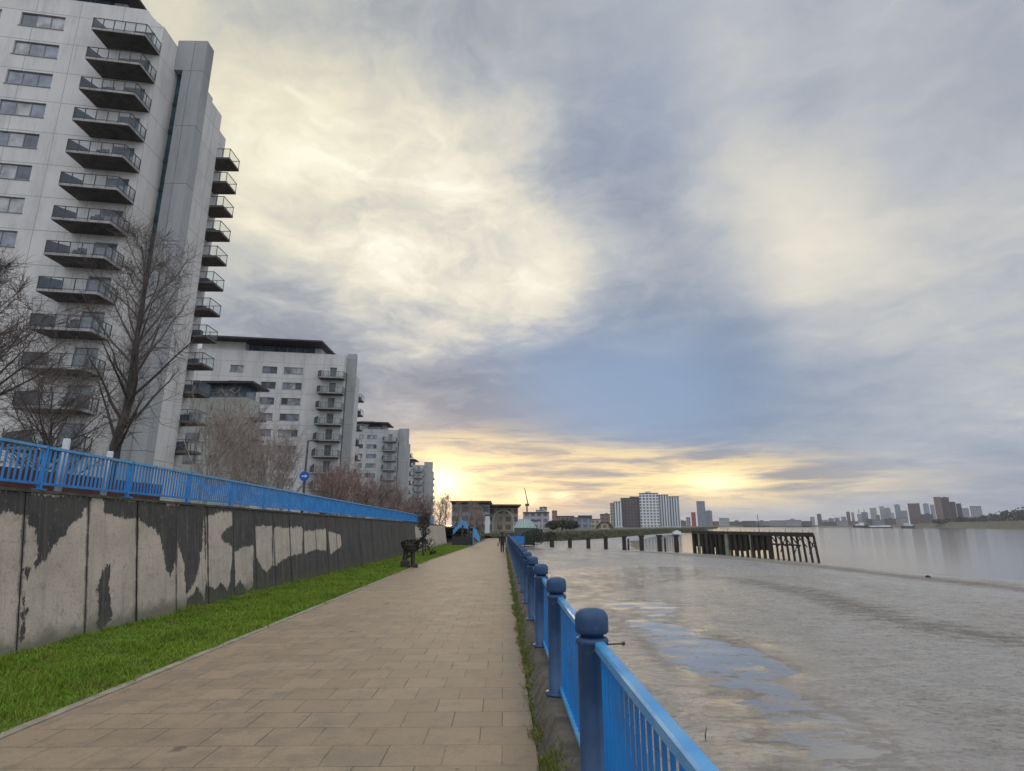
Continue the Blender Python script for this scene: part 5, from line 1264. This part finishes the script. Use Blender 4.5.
# skyline over the river
SKY = [(810, 814.3, 517.2, 1750, 'grey', 'short grey tower first on the far skyline, right of the jetty'), (816.7, 821.2, 514.2, 1750, 'dkbrown', 'dark tower second on the far skyline, right of the jetty'),
       (822, 828, 520.5, 1800, 'grey', 'low grey building after the first two skyline towers'), (828, 834, 518.6, 1800, 'blue', 'low broad bluish block left of the thin dark tower'), (834.3, 839.5, 518, 1820, 'grey', 'low grey block left of the thin dark tower'), (841, 846, 517, 1800, 'grey', 'grey block touching the thin dark tower'),
       (846, 849.7, 512, 1780, 'dkbrown', 'thin dark tower of the left skyline'), (851, 853.8, 512.6, 1900, 'blue', 'thin pale tower right of the thin dark one'), (857, 861.2, 514.2, 1900, 'pale', 'pale block left of the spired tower'), (861, 867.5, 512.3, 1900, 'blue', 'bluish tower topped by a thin spire'),
       (869.6, 876, 508.3, 1850, 'grey', 'grey tower with a flat top right of the spired tower'), (875.8, 879.5, 515, 1800, 'dkbrown', 'low dark block between two grey towers'), (879.2, 884, 506.6, 1850, 'grey', 'tall grey tower with a thin notch in the middle of the skyline'), (884.2, 890.3, 508.3, 1870, 'grey', 'grey tower joined to the tall notched one'),
       (890.5, 894, 513, 1820, 'pale', 'low pale block between skyline towers'), (894, 899.7, 504.8, 2000, 'blue', 'tall pale bluish tower behind the skyline middle'), (899.9, 907, 510.8, 1950, 'blue', 'broad bluish block behind the skyline middle'),
       (907.3, 919.3, 503.7, 1450, 'dkbrown', 'dark broad tower left of the pale distant pair'), (922.6, 928.4, 503.8, 2300, 'blue', 'pale bluish distant tower, left of a pair'), (929.7, 934, 504.8, 2300, 'blue', 'pale bluish distant tower, right of a pair, touching the brown tower'),
       (920, 932.6, 514.5, 1400, 'dark', 'low dark building beneath the pale pair of towers'), (933.2, 940.4, 497.3, 1060, 'brown', 'tallest brown tower on the far bank'), (940.5, 948.6, 497.6, 1066, 'dkbrown', 'dark half of the tallest brown tower'), (948.8, 955, 502.3, 1080, 'dkbrown', 'brown tower stepping down right of the tallest one'),
       (955.6, 961, 503.7, 1120, 'dark', 'dark slim tower at the right of the brown group'), (962, 968.5, 508.5, 1800, 'blue', 'pale distant block right of the brown group'), (969.5, 981, 506.4, 1300, 'grey', 'grey block standing alone before the far trees')]
for a_, b_, t_, Y_, k_, l_ in SKY:
    o = block(a_, b_, t_, Y_, 25, fmat(k_), l_, 'tower', 'skyline_tower', group='towers of the far skyline', plant=(int(a_) % 2 == 0))
    if 'spire' in l_:
        p = ay(861.8, 512, Y_); q = ay(861.8, 508.3, Y_); sp_ = bpy.data.objects.new('spire', MB().tube([(0, 8, p[2] - 2.3), (0, 8, q[2])], [1.6, .5], 5).mesh('spire', M['lampgrey'])); COL.objects.link(sp_); sp_.parent = o
LOWS = [(822, 836, 522, 'dkbrown', 'low dark waterfront sheds under the first gap of the skyline'), (836, 848, 521, 'grey', 'low grey waterfront building under the thin dark tower'), (848, 858, 521.5, 'brown', 'low brown waterfront building right of the thin dark tower'),
        (866, 872, 519, 'dkbrown', 'low dark waterfront building just right of the spired tower'), (872, 884, 520, 'blue', 'low bluish waterfront building below the tall notched tower'), (884, 896, 519, 'dkbrown', 'low dark waterfront building below the joined grey towers'),
        (896, 908, 518, 'grey', 'low grey waterfront building left of the dark broad tower'), (917, 925, 519.5, 'red', 'low reddish waterfront sheds right of the dark broad tower')]
for a_, b_, t_, k_, l_ in LOWS: block(a_, b_, t_, 1420, 25, fmat(k_), l_, 'building', 'waterfront_building', plant=(int(a_) % 4 == 0))
# trees and embankment of the far bank
FT = [(985, 514.5, 1150, 15), (996, 513, 1150, 14), (1004, 513.5, 1120, 12), (1012, 509, 1000, 14), (1022, 509.5, 1000, 14), (1034, 511, 1000, 15), (962, 517, 1080, 14), (975, 516.5, 1090, 14), (950, 518.5, 1040, 12), (938, 519.5, 1035, 9)]
FL = ['brownish far bank tree right of the lone grey block', 'brownish far bank tree left of the dark pair', 'far bank tree touching the dark pair', 'tall dark far bank tree, left of the dark pair', 'tall dark far bank tree at the right edge', 'far bank tree just past the right edge', 'low far bank tree under the slim dark tower', 'low far bank tree under the lone grey block', 'low far bank tree at the foot of the brown group', 'small far bank tree at the foot of the tallest brown tower']
for i, (px, yt, Y, r) in enumerate(FT):
    p = ay(px, 524, Y); zt = ay(px, yt, Y)[2]
    clump('far_tree', FL[i], 'tree', (p[0], Y, 3.0), (r * .85, 10, max(2, (zt - 3.0) / 1.75)), 420, 1.7, M['darkleaf'], 'trees on the far bank', seed=30 + i)
# moored vessels
def vessel(px0, px1, yb, label, cabin, hullm, cabm, yt, name='barge'):
    a = az(px0, yb, WATER); b = az(px1, yb, WATER); Y = (a[1] + b[1]) / 2 - 4; x0 = ay(px0, yb, Y)[0]; x1 = ay(px1, yb, Y)[0]; L = x1 - x0; zt = ay(px0, yt, Y)[2]
    h = max(1.2, (zt - WATER) * .45); w = max(2.5, L * .1)
    o = thing(name, label, 'boat', ((x0 + x1) / 2, Y, WATER))
    hl = MB(); pts = [(x0, Y), (x0 + L * .12, Y - w / 2), (x1 - L * .06, Y - w / 2), (x1, Y - w * .2), (x1, Y + w * .2), (x1 - L * .06, Y + w / 2), (x0 + L * .12, Y + w / 2)]
    hl.prism(pts, WATER - .5, WATER + h); hl.build('hull', hullm, o)
    for f0_, f1_, k in cabin: MB().bbox(x0 + L * f0_, x0 + L * f1_, Y - w * .32, Y + w * .32, WATER + h + .003, WATER + h + (zt - WATER - h) * k, .15).build('cabin', cabm, o)
    MB().tube([(x0 + L * .3, Y, WATER + h), (x0 + L * .3, Y, zt + (zt - WATER) * .25)], .12, 5).build('mast', M['dark_metal'], o)
vessel(853, 868, 527.6, 'dark moored vessel with a pale wheelhouse on the far side of the river', [(.45, .75, 1.0), (.2, .4, .5)], M['black'], M['signwhite'], 522.8)
vessel(863, 893, 528.1, 'long low dark barge with a white deckhouse on the far side of the river', [(.25, .5, .7), (.55, .9, .95)], M['black'], M['signwhite'], 525.4)
vessel(901, 915, 528.3, 'moored pale ship with raised superstructure below the dark broad tower', [(.25, .6, 1.0), (.6, .85, .6)], M['dark_metal'], M['white_post'], 523)
vessel(672, 681, 533.6, 'small white boat moored beyond the piles', [(.3, .75, 1.0)], M['signwhite'], M['white_post'], 530.4, 'small_boat')

# ---------------------------------------------------------------- river haze
hm = bpy.data.materials.new('haze'); hm.use_nodes = True
hn = NT(hm.node_tree); hn.n.remove(hn.n['Principled BSDF'])
pv_ = hn.new('ShaderNodeVolumePrincipled'); pv_.inputs['Color'].default_value = (0.86, 0.9, 0.97, 1); pv_.inputs['Density'].default_value = 0.00010
pv_.inputs['Anisotropy'].default_value = 0.25
hn.l.new(pv_.outputs[0], hn.n['Material Output'].inputs['Volume'])
hz = MB().box(-4000, 4000, -1000, 5500, -6.5, 75).build('haze', hm); hz['kind'] = 'stuff'
scene.cycles.volume_bounces = 1

for i, (px, py, k) in enumerate(((705, 735, 0), (928, 577, 1))):
    z = -2.3 if py > 600 else -2.9
    x, y, _ = az(px, py, z); z = float(mudz(np.array([[x, y]]))[0])
    lab = ['thin twig sticking up from the wet mud beside the near railing panel', 'small dark stone at the water edge on the right', 'dark stone on the mud at the right edge', 'dark sodden log lying at the head of the dark mud ridge'][i]
    if k == 0: tag(MB().tube([(x, y, z - .1), (x + .01, y, z + .12), (x + .05, y - .02, z + .24)], [.011, .01, .005], 6).build('twig', M['timber'], loc=(x, y, z)), lab, 'twig')
    elif k == 1: tag(MB().lathe([(.1, -.06), (.22, 0), (.2, .1), (.12, .17), (.03, .19)], (x, y, z), 9).build('stone', M['timber'], loc=(x, y, z)), lab, 'stone')
    else: tag(MB().tube([(x - .7, y, z + .03), (x, y + .25, z + .08), (x + .6, y + .1, z + .06)], [.06, .11, .07], 7).build('driftwood', M['timber'], loc=(x, y, z)), lab, 'driftwood')
